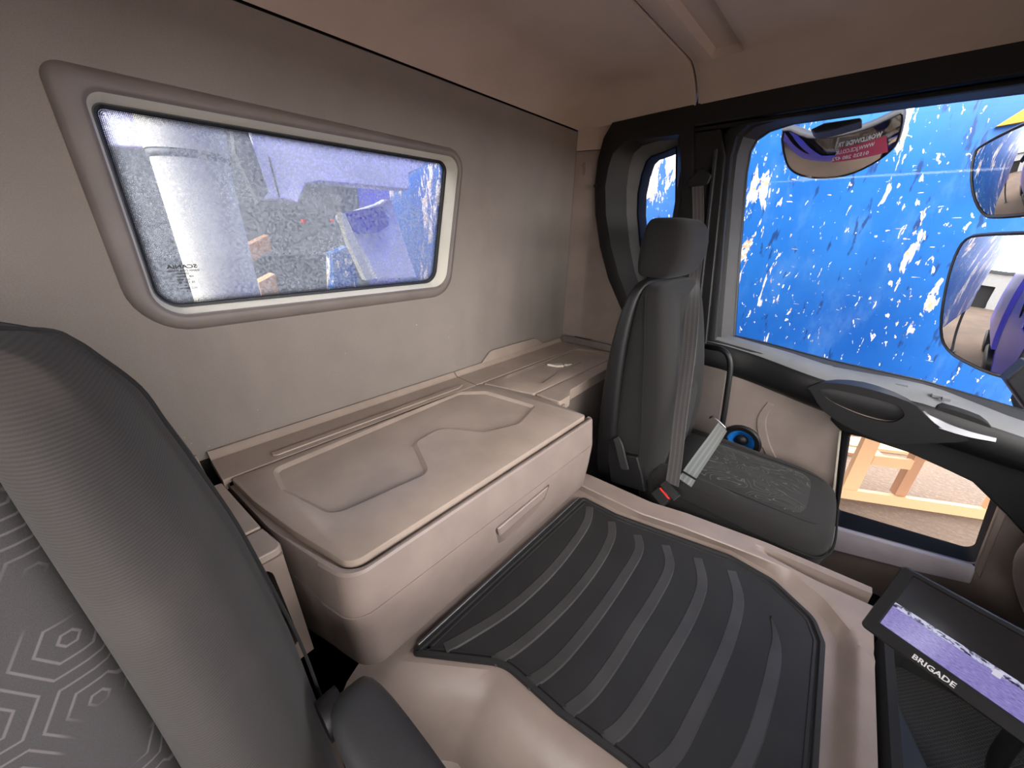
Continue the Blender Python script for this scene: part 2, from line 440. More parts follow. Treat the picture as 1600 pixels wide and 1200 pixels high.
def film():
    N = NB('clear_sticker_film'); t = N.n('ShaderNodeBsdfTransparent'); d = N.n('ShaderNodeBsdfTranslucent', i={0: (.8, .85, .95, 1)})
    mx = N.n('ShaderNodeMixShader', i={0: .07}); N.t.links.new(t.outputs[0], mx.inputs[1]); N.t.links.new(d.outputs[0], mx.inputs[2]); N.t.links.new(mx.outputs[0], N.out.inputs[0]); return N.m
M['film'] = film()
def frit():
    N = NB('printed_dot_band'); u = N.n('ShaderNodeSeparateXYZ', i={0: N.uv()})
    a = N.math('SUBTRACT', N.math('FRACT', u.outputs[0]), .5); b = N.math('SUBTRACT', N.math('FRACT', N.math('MULTIPLY', u.outputs[1], 9)), .5)
    d = N.math('SQRT', N.math('ADD', N.math('MULTIPLY', a, a), N.math('MULTIPLY', b, b)))
    rad = N.math('SUBTRACT', .60, N.math('MULTIPLY', u.outputs[1], .62))
    f = N.math('LESS_THAN', d, rad)
    t = N.n('ShaderNodeBsdfTransparent'); k = N.n('ShaderNodeBsdfDiffuse', i={0: (.02, .02, .022, 1)})
    mx = N.n('ShaderNodeMixShader', i={0: f}); N.t.links.new(t.outputs[0], mx.inputs[1]); N.t.links.new(k.outputs[0], mx.inputs[2]); N.t.links.new(mx.outputs[0], N.out.inputs[0])
    return N.m
M['frit'] = frit()
def screen():
    N = NB('lit_monitor_screen'); uvv = N.uv(); u = N.n('ShaderNodeSeparateXYZ', i={0: uvv})
    U, V = u.outputs[0], u.outputs[1]
    n = N.noise(N.mapv(uvv, (14, 60, 1)), 2, 4, .65); n2 = N.noise(N.mapv(uvv, (14, 14, 1)), 1.4, 3, .6)
    gr = N.mix(N.step(n, .3, .7), lin((112, 100, 168)), lin((168, 158, 226)))
    hz = N.math('ADD', .37, N.math('MULTIPLY', N.math('SUBTRACT', U, .5), -.02))
    band = N.mix(N.step(n2, .45, .6), lin((210, 210, 240)), lin((40, 38, 70)))
    c = N.mix(N.math('GREATER_THAN', V, N.math('SUBTRACT', hz, .0)), gr, band)
    c = N.mix(N.math('GREATER_THAN', V, N.math('ADD', hz, .075)), c, lin((22, 19, 24)))
    sq = N.math('MULTIPLY', N.math('LESS_THAN', N.math('ABSOLUTE', N.math('SUBTRACT', U, .63)), .022), N.math('LESS_THAN', N.math('ABSOLUTE', N.math('SUBTRACT', V, .37)), .045))
    c = N.mix(sq, c, lin((225, 220, 235)))
    N.put(N.b, 'Emission Color', c); N.b.inputs['Emission Strength'].default_value = .42
    return N.set(col=(.01, .01, .01, 1), rough=.12)
M['screen'] = screen()

# ------------------------------------------------------------------ the cab shell
YD = -.60           # driver side wall
WIN_OUT = rpoly([(.036, .277, .035), (1.060, .277, .06), (.958, -.245, .10), (.034, -.245, .11)], 8)
WIN_IN = rpoly([(.084, .238, .03), (1.030, .250, .04), (.938, -.205, .07), (.078, -.205, .06)], 8)
wb = thing('wall_back', 'grey felt back wall panel around the rear window', 'wall', (0, .6, -1.45), kind='structure')
mesh('felt_panel', prism([(YD, -.605), (1.835, -.605), (1.835, .468), (YD, .468)], 0, -.03, 0, [offset(WIN_IN, -.02)]), M['wall'], wb)
mesh('top_backing', box(-.055, -.031, YD, 1.84, .40, .655), M['gasket'], wb)
mesh('lower_panel', box(-.03, 0, YD, 1.84, -1.45, -.607), M['blackmat'], wb)
mesh('outer_skin', prism([(YD-.04, -1.5), (2.02, -1.5), (2.02, .66), (YD-.04, .66)], 0, -.075, -.062, [offset(WIN_IN, -.005)]), M['violet'], wb)
w1 = thing('window_1', 'trapezoid rear window with a broad grey frame and dusty glass', 'window', (0, .54, -.25), kind='structure')
def ring(loops2d, xs): return loft([[(x, p[0], p[1]) for p in l] for l, x in zip(loops2d, xs)])
mesh('frame', ring([WIN_OUT, offset(WIN_OUT, .004), offset(WIN_OUT, .014), offset(WIN_IN, -.008), offset(WIN_IN, -.002), offset(WIN_IN, .0005)], [.0005, .009, .015, .017, .014, .006]), M['wframe'], w1, smooth=50)
mesh('reveal', ring([WIN_IN, offset(WIN_IN, .004), offset(WIN_IN, .010)], [.006, -.02, -.062]), M['liner'], w1, smooth=50)
mesh('gasket', ring([offset(WIN_IN, .002), offset(WIN_IN, .011), offset(WIN_IN, .015), offset(WIN_IN, .016)], [-.050, -.050, -.055, -.064]), M['gasket'], w1, smooth=50)
GL = offset(WIN_IN, .014)
mesh('glass_pane', prism(GL, 0, -.066, -.062), M['dusty'], w1)
g0 = offset(WIN_IN, .015); g1 = offset(WIN_IN, .042)
fv = []; fuv = []; fl = 0
for i in range(len(g0)+1):
    a = g0[i % len(g0)]; b = g1[i % len(g0)]
    if i: fl += (Vector(a)-Vector(g0[i-1])).length
    fv += [(-.0612, a[0], a[1]), (-.0612, b[0], b[1])]; fuv += [(fl/.0030, 0), (fl/.0030, 1)]
mesh('dot_band', (fv, [(2*i, 2*i+1, 2*i+3, 2*i+2) for i in range(len(g0))]), M['frit'], w1, uv=fuv)
# maker's print on the glass, read from outside
def wprint(s, y, z, size, sx=1, bold=0, shear=0):
    vf = text_vf(s, size, .0003, sx, bold, shear)
    mesh('print', frame_xf(vf, (-.0612, y, z), (0, -1, 0), (0, 0, 1), (1, 0, 0)), M['black_ink'], w1, recalc=False)
wprint('SCANIA', .158, -.098, .0125, 1.35, .0004)
for k, (s, sz) in enumerate([('SCANIA CV AB SWEDEN', .0042), ('TEMPERED', .004), ('43R - 001167', .0045), ('AS2  M20', .0042), ('E2  DOT 48', .0045), ('18', .0045), ('CCC E000199', .0042), ('4', .0045)]):
    wprint(s, .158-.004*(k % 2), -.108-.0072*k, sz*1.4, 1, .0002)
# ceiling: rear and front headliner, cove at the back wall and at the door side
def cz(x, y):
    u = max(0, min(1, x/.21)); v = max(0, min(1, (1.835-y)/.17)); d = max(0, min(1, (y-YD)/.17))
    s = lambda t: math.sin(t*PI/2)**.8
    zs = .475+.02*min(1, x/.9)
    return zs+(.592-zs)*s(u)*s(v)*s(d)
def sp(a, b, n, e=1.0): return [a+(b-a)*(i/(n-1)) for i in range(n)]
def gridxy(xs, ys, fz, th):
    nx, ny = len(xs), len(ys)
    top = lambda i, j: (xs[round(i*(nx-1))], ys[round(j*(ny-1))], fz(xs[round(i*(nx-1))], ys[round(j*(ny-1))]))
    bot = lambda i, j: (top(i, j)[0], top(i, j)[1], top(i, j)[2]+th)
    return slab(nx, ny, top, bot)
YS = sp(YD, -.40, 12)+sp(-.35, 1.6, 30)+sp(1.64, 1.835, 18)
ceil = thing('ceiling', 'tan felt headliner with a cross seam and lamp channel', 'ceiling', (.9, .6, .46), kind='structure')
mesh('rear_headliner', gridxy(sp(.0, .25, 18)+sp(.28, .55, 6), YS, cz, .04), M['headliner'], ceil, smooth=60)
def cz2(x, y):
    z = cz(x, y)
    c0, c1 = .635, .715                                # shallow lamp channel
    if y < 1.70: 
        t = min(1, max(0, (x-c0+.012)/.012), 1) if x < (c0+c1)/2 else min(1, max(0, (c1+.012-x)/.012))
        e = min(1, max(0, (1.70-y)/.012))
        z += .022*min(t, e)
    return z
XS2 = [.558, .563, .57, .60, .622, .6235, .635, .66, .69, .715, .7265, .728, .76]+sp(.82, 2.02, 10)
YS2 = sp(YD, -.40, 12)+sp(-.35, 1.6, 30)+[1.64, 1.66, 1.68, 1.688, 1.70, 1.702]+sp(1.72, 1.835, 14)
mesh('front_headliner', gridxy(XS2, YS2, lambda x, y: cz2(x, y)-(.0 if x > .566 else -.004), .06), M['headliner'], ceil, smooth=35)
mesh('outer_roof', box(-.075, 2.1, YD-.04, 2.02, .66, .69), M['violet'], ceil)
mesh('added_roof_deflector', prism([(-.25, .70), (1.7, .70), (-.05, 1.5), (-.25, 1.5)], 1, YD, 1.98), M['violet'], ceil)  # unseen, added to cut the sky light behind the cab
# passenger side, rear: corner panel, black quarter-window surround, pillar
wr = thing('wall_passenger_side', 'tan plastic corner panel beside the quarter window', 'wall', (.2, 1.85, -.56), kind='structure')
def strip(x, z0, z1):
    pass
def vwall(pts, z0, z1, th=.012):
    l0 = [(x, y, z0) for x, y in pts]; l1 = [(x, y, z1) for x, y in pts]
    b0 = [(x, y+th, z0) for x, y in pts]; b1 = [(x, y+th, z1) for x, y in pts]
    return loft([l0, l1, b1, b0, l0], closed=False)
cpath = smoothpath([(.002, 1.815), (.03, 1.822), (.085, 1.838), (.11, 1.846), (.16, 1.850), (.20, 1.852)], 4)
mesh('lower_corner_panel', vwall(cpath, -.66, .383), M['beige'], wr, smooth=40)
mesh('upper_corner_panel', vwall(cpath, .387, .50), M['headliner'], wr, smooth=40)
YQ = 1.835
hk = at(913, 262, 1, 1.828)
mesh('coat_hook', join(lathe([(.001, -.004), (.012, -.004), (.0125, 0), (.010, .003)], (hk[0], hk[1]-.002, hk[2]+.012), (0, 1, 0), 14, True),
     prism(rpoly([(hk[0]-.011, hk[2]-.034, .010), (hk[0]+.011, hk[2]-.034, .010), (hk[0]+.011, hk[2]+.024, .010), (hk[0]-.011, hk[2]+.024, .010)], 4), 1, hk[1]-.003, hk[1]+.004)), M['beige'], wr, smooth=40)
Q0 = [(958, 192), (944, 216), (935, 250), (930, 290), (931, 335), (938, 385), (951, 435), (971, 482), (1000, 530), (1030, 560), (1085, 560), (1085, 430), (1085, 300), (1085, 164), (1020, 178)]
q_out = aty(Q0, YQ)
q_in = aty([(975, 222), (958, 240), (951, 262), (946, 292), (947, 335), (955, 385), (967, 430), (985, 475), (1010, 515), (1030, 540), (1068, 540), (1068, 430), (1066, 300), (1062, 210), (1010, 217)], YQ-.004)
q_rev = aty([(1003, 228), (990, 240), (983, 262), (979, 295), (979, 335), (984, 385), (992, 425), (1005, 462), (1020, 490), (1034, 510), (1060, 510), (1060, 430), (1060, 300), (1059, 218), (1030, 220)], YQ+.05)
q_gl = aty([(1018, 244), (1010, 252), (1003, 272), (997, 302), (996, 335), (1000, 380), (1004, 410), (1015, 445), (1026, 470), (1038, 490), (1056, 490), (1056, 430), (1057, 300), (1058, 228), (1038, 237)], YQ+.085)
w2 = thing('window_2', 'curved quarter window in a black surround behind the passenger seat', 'window', (.4, 1.9, -.55), kind='structure')
L3 = lambda l, y: [(p[0], y, p[1]) for p in l]
mesh('surround', loft([L3(q_out, YQ+.03), L3(q_out, YQ-.006), L3(offset(q_out, .008), YQ-.012), L3(q_in, YQ-.006)]), M['black'], w2, smooth=50)
mesh('inner_panel', loft([L3(q_in, YQ-.006), L3(q_rev, YQ+.05)]), M['dgrey'], w2, smooth=50)
mesh('reveal', loft([L3(q_rev, YQ+.05), L3(q_gl, YQ+.085)]), M['mgrey'], w2, smooth=50)
mesh('gasket', loft([L3(q_gl, YQ+.08), L3(offset(q_gl, .005), YQ+.082), L3(offset(q_gl, .004), 2.016)]), M['seal'], w2, smooth=50)
mesh('glass_pane', prism(offset(q_gl, -.004), 1, YQ+.092, YQ+.096), M['glass'], w2)
cp = [(.195, .383)]+[(x+.02, z) for x, z in q_out[1:9]]+[(q_out[8][0]+.02, -.66), (.195, -.66)]
cp[1] = (q_out[1][0]+.03, .383)
mesh('side_panel', prism([p for p in cp if p[0] > .1], 1, 1.8525, 1.862), M['beige'], wr)
nb = at(933, 291, 1, YQ-.01)
mesh('trim_clip', lathe([(.002, -.02), (.009, -.02), (.011, -.012), (.006, -.006), (.006, .01)], nb, (0, 1, 0), 12, True), M['black'], w2, smooth=40)
# cant rail above the door and the pillar
rail = thing('trim_1', 'black cant rail running above the passenger door window', 'trim', (1.2, 1.85, .42), kind='structure')
mesh('rail', prism([(.535, .418), (2.3, .43), (2.3, .535), (1.4, .52), (.535, .505)], 1, 1.832, 1.93), M['black'], rail, bevel=.008)
mesh('rail_back', box(.56, .69, 1.935, 1.99, .30, .45), M['gasket'], rail)
mesh('rail_lip', box(.535, 2.3, 1.835, 1.86, .402, .414), M['blackmat'], rail, bevel=.004)
pil = thing('trim_2', 'black door pillar trim carrying the seat belt guide', 'trim', (.65, 1.85, -1.4), kind='structure')
mesh('pillar_cover', prism([(.53, -1.4), (.80, -1.4), (.79, -.45), (.70, .30), (.66, .40), (.53, .40)], 1, 1.838, 1.93), M['black'], pil, bevel=.006)
mesh('pillar_slot', prism([(.56, -.55), (.66, -.55), (.655, .20), (.59, .27), (.56, .22)], 1, 1.83, 1.845), M['blackmat'], pil, bevel=.004)
def edge_strip(a, b, y0, y1, w):
    return prism([(a[0], a[1]), (a[0]+w, a[1]), (b[0]+w, b[1]), (b[0], b[1])], 1, y0, y1)
mesh('pillar_edge', edge_strip((.735, -.45), (.655, .33), 1.822, 1.85, .014), M['dgrey'], pil, bevel=.004)
mesh('lower_pillar_panel', prism([(.80, -1.0), (.94, -1.0), (.90, -.52), (.80, -.52)], 1, 1.845, 1.90), M['wframe'], pil, bevel=.006)
mesh('outer_side_skin', prism([(-.06, -1.5), (.80, -1.5), (.80, -.46), (.60, .40), (.60, .66), (-.06, .66)], 1, 2.0, 2.012, [offset(q_gl, -.012)]), M['violet'], pil)

# ------------------------------------------------------------------ passenger door
door = thing('door_1', 'passenger door with blue view window, armrest and low side window', 'door', (1.5, 1.9, -1.4), kind='structure')
YG = 1.95
D_GL = aty([(1149, 524), (1157, 400), (1168, 270), (1174, 236), (1184, 219), (1203, 206), (1240, 194)], YG)+[(1.18, .405), (1.60, .400), (2.02, .39), (2.12, -.56), (1.76, -.512), (1.52, -.475), (1.25, -.462), (1.0, -.435)]
D_OUT = [(.765, -.46), (.742, -.2), (.70, .10), (.672, .28), (.67, .38), (.70, .418), (.80, .424), (1.18, .424), (1.60, .424), (2.06, .42), (2.2, -.60), (1.76, -.56), (1.52, -.53), (1.25, -.52), (1.0, -.49)]
lerp2 = lambda A, B, t: [(a[0]+(b[0]-a[0])*t, a[1]+(b[1]-a[1])*t) for a, b in zip(A, B)]
mesh('window_frame', loft([L3(D_OUT, 1.93), L3(D_OUT, 1.862), L3(lerp2(D_OUT, D_GL, .18), 1.856), L3(lerp2(D_OUT, D_GL, .45), 1.862), L3(lerp2(D_OUT, D_GL, .5), 1.885), L3(lerp2(D_OUT, D_GL, .62), 1.89)]), M['black'], door, smooth=35)
mesh('window_reveal', loft([L3(lerp2(D_OUT, D_GL, .62), 1.89), L3(lerp2(D_OUT, D_GL, .95), 1.945)]), M['dgrey'], door, smooth=35)
mesh('window_seal', loft([L3(lerp2(D_OUT, D_GL, .95), 1.943), L3(D_GL, 1.946), L3(D_GL, 1.96)]), M['gasket'], door, smooth=35)
mesh('frame_back', loft([L3(offset(D_OUT, -.03), 1.935), L3(offset(D_GL, -.02), 1.968)]), M['gasket'], door)
mesh('window_pane', prism(offset(D_GL, -.004), 1, 1.955, 1.959), M['glass'], door)
# belt trim, a swept section along the door
def belt_z(x): 
    P = [(.78, -.425), (.88, -.432), (1.25, -.478), (1.52, -.487), (1.76, -.528), (2.2, -.60)]
    for (a, za), (b, zb) in zip(P, P[1:]):
        if x <= b: return za+(zb-za)*(x-a)/(b-a)
    return P[-1][1]
def sm(a, b, x): t = max(0, min(1, (x-a)/(b-a))); return t*t*(3-2*t)
XB = sp(.79, 2.2, 40)
secs = []
for x in XB:
    z = belt_z(x)
    bul = .06*sm(.95, 1.25, x)
    low = -.60-.075*sm(.85, 1.4, x)-.03*sm(1.45, 1.9, x)
    secs.append([(x, 1.947, z-.004), (x, 1.925, z+.004), (x, 1.88-bul*.2, z-.008), (x, 1.855-bul, z-.030), (x, 1.846-bul, z-.045),
                 (x, 1.838-bul, z-.10), (x, 1.84-bul*.7, (z-.10+low)/2), (x, 1.86, low+.01), (x, 1.90, low), (x, 1.947, low)])
V, F = loft(secs, True, True, True)
bt = mesh('belt_trim', (V, F), M['black'], door, smooth=45)
bt.data.materials.append(M['beltgrey'])
for p in bt.data.polygons:
    k = [i % 10 for i in p.vertices]
    if set(k) <= {0, 1, 2, 3}: p.material_index = 1
# armrest face with a pull pocket
YA = 1.765
arm_o = [(p[0], p[1]) for p in aty([(1262, 606), (1290, 598), (1350, 606), (1420, 628), (1445, 648), (1470, 668), (1515, 688), (1440, 693), (1395, 693), (1365, 685), (1320, 665), (1285, 640), (1266, 610)], YA)]
arm_h = aty([(1278, 611), (1300, 608), (1390, 629), (1412, 644), (1408, 655), (1385, 660), (1340, 648), (1298, 628), (1280, 612)], YA)
arm_os = [(p[0], p[1]) for p in smoothpath([(a, b, 0) for a, b in arm_o], 3, True)]; arm_hs = [(p[0], p[1]) for p in smoothpath([(a, b, 0) for a, b in arm_h], 3, True)]
mesh('armrest', prism(arm_os, 1, YA, 1.85, [arm_hs]), M['black'], door, bevel=.014, seg=4)
pk = mesh('pull_pocket', loft([L3(offset(arm_hs, -.001), YA+.02), L3(arm_hs, 1.828)], True, False, True), M['black'], door, smooth=40)
mesh('pocket_liner', loft([[(x, YA+.012, z) for x, z in (arm_hs[i] for i in range(9, 23))], [(x, 1.826, z+.002) for x, z in (arm_hs[i] for i in range(9, 23))]], False), M['beige'], door, smooth=60)
# chrome door lever in a dark recess
la, lb = at(1446, 641, 1, 1.80), at(1553, 684, 1, 1.80)
rc = aty([(1458, 640), (1475, 635), (1535, 655), (1552, 672), (1548, 684), (1500, 676), (1462, 655)], 1.797)
rc = [(p[0], p[1]) for p in smoothpath([(a, b, 0) for a, b in rc], 3, True)]
mesh('lever_recess', prism(rc, 1, 1.792, 1.84), M['blackmat'], door, bevel=.005)
lev = [at(x, y, 1, Y) for x, y, Y in [(1440, 642, 1.79), (1452, 655, 1.778), (1480, 668, 1.772), (1515, 679, 1.772), (1556, 688, 1.778)]]
lw = [(0, .010, .024), (0, .010, .032), (0, .010, .025), (0, .010, .020), (0, .008, .014)]
mesh('door_handle', ribbon(smoothpath(lev, 4), smoothpath(lw, 4), .010), M['chrome'], door, bevel=.003)
lb_ = aty([(1296, 655), (1340, 640), (1440, 650), (1540, 690), (1640, 720), (1640, 880), (1600, 835), (1574, 806), (1556, 789), (1520, 754), (1480, 735), (1420, 708), (1360, 688), (1312, 672)], 1.832)
mesh('lower_trim', prism(lb_, 1, 1.832, 1.864), M['blackmat'], door, bevel=.006)
# switches on the belt top
for k, (px, py, w, d) in enumerate([(1387, 598, .028, .020), (1408, 603, .034, .020), (1462, 619, .022, .018), (1478, 624, .022, .018)]):
    c = at(px, py, 2, belt_z(1.4+.1*(k > 1))-.012)
    sw = mesh('window_switch', box(c[0]-w/2, c[0]+w/2, c[1]-d/2, c[1]+d/2, c[2]-.004, c[2]+.006), M['beltgrey'] if k != 1 else M['mgrey'], door, bevel=.002)
# lower panel, speaker, low window
lowp = [(.90, -1.40), (.90, -.55), (1.10, -.60), (1.34, -.66), (2.2, -.70), (2.2, -1.40)]
W3O = rpoly([(p[0], p[1], r) for p, r in zip(aty([(1314, 655), (1303, 822), (1530, 885), (1572, 770), (1500, 690)], 1.868), (.01, .02, .03, .02, .02))], 5)
W3G = rpoly([(p[0], p[1], r) for p, r in zip(aty([(1331, 670), (1310, 799), (1522, 862), (1549, 783), (1500, 700)], 2.0), (.01, .012, .03, .012, .02))], 5)
SPK = at(1157, 690, 1, 1.866)
circ = lambda c, r, n=28: [(c[0]+r*math.cos(2*PI*i/n), c[2]+r*math.sin(2*PI*i/n)) for i in range(n)]
mesh('lower_panel', prism(lowp, 1, 1.866, 1.871, [offset(W3O, .004), circ(SPK, .066)]), M['doorcard'], door)
emb = [(p[0], 1.866, p[2]) for p in (at(x, y, 1, 1.866) for x, y in [(1205, 630), (1190, 655), (1195, 690), (1212, 725), (1228, 748)])]
mesh('panel_ridge', ribbon(smoothpath(emb, 4), (.035, 0, .012), .012), M['doorcard'], door, bevel=.005)
sr = mesh('speaker_ring', lathe([(.055, .005), (.060, -.010), (.078, -.014), (.086, -.008), (.086, .008)], SPK, (0, 1, 0), 32), M['black'], door, smooth=40)
mesh('speaker_cone', lathe([(.062, .002), (.058, -.006), (.050, -.004), (.040, .014), (.020, .026)], SPK, (0, 1, 0), 32), M['speaker_blue'], sr, smooth=60)
mesh('dust_cap', lathe([(.030, .026), (.026, .010), (.014, .002), (.001, 0)], SPK, (0, 1, 0), 20, True), M['black'], sr, smooth=60)
n3 = len(W3O)
mesh('low_window_frame', loft([L3(W3O, 1.872), L3(W3O, 1.858), L3(lerp2(W3O, W3G, .35), 1.852), L3(lerp2(W3O, W3G, .7), 1.868), L3(lerp2(W3O, W3G, .8), 1.90), L3(lerp2(W3O, W3G, .9), 1.95), L3(W3G, 2.0), L3(W3G, 2.016)]), M['seal'], door, smooth=40)
mesh('low_window_pane', prism(offset(W3G, -.003), 1, 2.003, 2.007), M['glass'], door)
mesh('scuff_plate', prism([(p[0], p[1]) for p in aty([(1296, 822), (1526, 887), (1516, 912), (1420, 890), (1296, 858)], 1.850)], 1, 1.846, 1.868), M['sill'], door, bevel=.006)
mesh('front_edge_panel', prism([(p[0], p[1]) for p in aty([(1560, 792), (1574, 800), (1530, 905), (1522, 890)], 1.85)], 1, 1.842, 1.868), M['beige'], door, bevel=.005)
mesh('window_divider', prism([(p[0], p[1]) for p in aty([(1311, 672), (1315, 672), (1304, 775), (1300, 775)], 1.86)], 1, 1.850, 1.868), M['liner'], door, bevel=.002)
mesh('outer_skin', prism([(.80, -1.5), (2.2, -1.5), (2.2, -.56), (2.13, -.58), (1.76, -.53), (1.25, -.475), (.86, -.44), (.80, -.44)], 1, 2.0, 2.012, [offset(W3G, -.01)]), M['violet'], door)

# ------------------------------------------------------------------ parts of the cab behind and beside the camera
wd = thing('wall_driver_side', 'driver side wall and door panel behind the camera', 'wall', (1, YD, -1.45), kind='structure')
DW = rpoly([(.86, -.45, .03), (2.02, -.52, .03), (1.98, .40, .05), (.80, .40, .08)], 4)
mesh('side_panel', prism([(-.07, -1.48), (2.2, -1.48), (2.2, .48), (-.07, .48)], 1, YD-.04, YD, [DW]), M['wframe'], wd)
mesh('window_pane', prism(offset(DW, -.003), 1, YD-.03, YD-.026), M['glass'], wd)
wf = thing('wall_front', 'front bulkhead and windscreen opening ahead of the seats', 'wall', (2.15, .6, -1.45), kind='structure')
mesh('bulkhead', box(2.2, 2.24, YD-.04, 2.01, -1.48, -.46), M['blackmat'], wf)
mesh('header', box(2.03, 2.24, YD-.04, 2.01, .46, .69), M['headliner'], wf)
mesh('added_overhead_shelf', box(1.78, 2.12, YD+.01, 1.82, .27, .455), M['black'], wf, bevel=.02)  # unseen shelf added to keep light off the ceiling and upper wall
mesh('windscreen_pane', loft([[(2.22, YD, -.46), (2.22, 2.0, -.46)], [(2.14, YD, .46), (2.14, 2.0, .46)]], False), M['glass'], wf)
floor = mesh('floor', box(-.03, 2.22, YD, 1.94, -1.48, -1.44), M['carpet'])
tag(floor, 'black cab floor carpet in the passenger footwell', 'floor', kind='structure')

# ------------------------------------------------------------------ rear storage
ZL = -.60
def panel(outer, rec, z0, th, depth, ins=.010, cham=.004):
    """a lid: chamfered slab with a shallow recess pressed into its top"""
    o0 = offset(outer, cham); r1 = offset(rec, ins)
    V = []; F = []
    def add(l, z): s = len(V); V.extend((p[0], p[1], z) for p in l); return s
    n = len(outer); m = len(rec)
    a = add(o0, z0); b = add(rec, z0)
    for t in geometry.tessellate_polygon([[Vector((p[0], p[1], 0)) for p in o0], [Vector((p[0], p[1], 0)) for p in rec]]): F.append(tuple(t))
    c = add(offset(outer, cham*.3), z0-cham*.3); d = add(outer, z0-cham); e = add(outer, z0-th)
    for s0, s1 in ((a, c), (c, d), (d, e)):
        for i in range(n): F.append((s0+i, s0+(i+1) % n, s1+(i+1) % n, s1+i))
    F.append(tuple(e+i for i in range(n)))
    g = add(offset(rec, ins*.45), z0-depth*.35); h = add(r1, z0-depth)
    for s0, s1 in ((b, g), (g, h)):
        for i in range(m): F.append((s0+i, s0+(i+1) % m, s1+(i+1) % m, s1+i))
    for t in geometry.tessellate_polygon([[Vector((p[0], p[1], 0)) for p in r1]]): F.append(tuple(h+i for i in t))
    return V, F
def sm2(pts, n=3): return [(p[0], p[1]) for p in smoothpath([(a, b, 0) for a, b in pts], n, True)]
sb = thing('storage_box', 'tan storage box with a pressed lid and a drawer below, under the rear window', 'storage box', (.35, .58, -.97))
lid_o = rpoly([(.158, .094, .008), (.30, .108, .2), (.46, .136, .2), (.636, .178, .035), (.636, 1.046, .012), (.40, 1.050, .03), (.158, .982, .008)], 6)
rec = rpoly([(x, y, r) for (x, y), r in zip(atz([(424, 733), (716, 612), (760, 611), (838, 634), (812, 662), (756, 676), (690, 668), (650, 690), (672, 738), (520, 806), (438, 765)], ZL),
     (.03, .03, .04, .015, .05, .05, .05, .035, .04, .05, .04))], 6)
mesh('lid', panel(lid_o, rec, ZL, .020, .0085, .012), M['shelf'], sb, smooth=25)
def ol(d, xf):      # box outline, grown by d, front face at xf
    return rpoly([(.158, .084, .004), (.40, .106, .3), (.575+d*.5, .142-d, .08), (xf, .165-d, .055), (xf, 1.064, .014), (.515, 1.064, .004), (.515, 1.045, .004), (.158, .975, .004)], 6)
def lf(levels): return [[(p[0], p[1], z) for p in ol(d, xf)] for d, xf, z in levels]
lv = lf([(-.014, .643, -.622), (-.010, .650, -.612), (-.002, .656, -.612), (.002, .660, -.617), (.010, .671, -.712)])
mesh('body', loft(lv, True, True, True), M['beige'], sb, smooth=28)
mesh('tray_edge', prism(offset(lid_o, .012), 2, -.633, -.6205), M['gasket'], sb)
lv = lf([(.0095, .6705, -.7145), (.011, .671, -.718), (.004, .665, -.80), (-.004, .654, -.90), (-.014, .642, -.925), (-.03, .622, -.932)])
HX = .668
hy0, hy1 = .548, .798
hole = lambda: None
dr = mesh('drawer', loft(lv, True, True, True), M['beige'], sb, smooth=28)
hp = [(hy0, -.752), (hy1, -.742), (hy1-.02, -.800), (hy1-.055, -.822), (hy0+.05, -.838), (hy0+.02, -.828)]
hpr = rpoly([(a, b, .008) for a, b in hp], 4)
fx = lambda z: .6705-(-.72-z)*.06
def hl(poly, dx): return [(fx(p[1])+dx, p[0], p[1]) for p in poly]
def cut(o, vf):                 # subtract a solid from a part and keep the plain mesh
    c = mesh('cutter', vf, None); bpy.context.view_layer.update()
    m = o.modifiers.new('cut', 'BOOLEAN'); m.object = c; m.operation = 'DIFFERENCE'; m.solver = 'EXACT'
    me = bpy.data.meshes.new_from_object(o.evaluated_get(bpy.context.evaluated_depsgraph_get()))
    o.modifiers.clear(); o.data = me; bpy.data.objects.remove(c)
    for p in me.polygons: p.use_smooth = True
    me.set_sharp_from_angle(angle=math.radians(28))
cut(dr, loft([[(.690, a_, b_) for a_, b_ in offset(hpr, -.003)], [(.655, a_, b_) for a_, b_ in hpr], [(.625, a_, b_) for a_, b_ in offset(hpr, .004)]], True, True, True))
hf = [(hy0+.009, -.7595), (hy1-.010, -.7495), (hy1-.024, -.784), (hy0+.020, -.796)]
mesh('drawer_handle', loft([hl(hf, -.022), hl(hf, .000), hl(offset(hf, .003), .003)], True, True, True), M['beige'], dr, smooth=40)
# back ledge along the wall
led = thing('rear_ledge', 'narrow tan ledge between the storage box lid and the back wall', 'ledge', (.08, .53, -.64))
def ledge(y0, y1):
    prof = [(.155, ZL-.03), (.155, ZL-.003), (.152, ZL), (.032, ZL+.002), (.022, ZL+.008), (.016, ZL+.017), (.010, ZL+.020), (.004, ZL+.018), (.003, ZL-.03)]
    return loft([[(x, y, z) for x, z in prof] for y in (y0, y0+.004, y1-.004, y1)], True, True, True)
mesh('ledge_top', ledge(.078, .955), M['shelf'], led, smooth=30)
# raised front lip of the ledge with its step
mesh('ledge_lip', prism([(.128, .20), (.136, .21), (.136, .88), (.120, .915), (.112, .915), (.112, .20)], 2, ZL, ZL+.006), M['shelf'], led, bevel=.003)
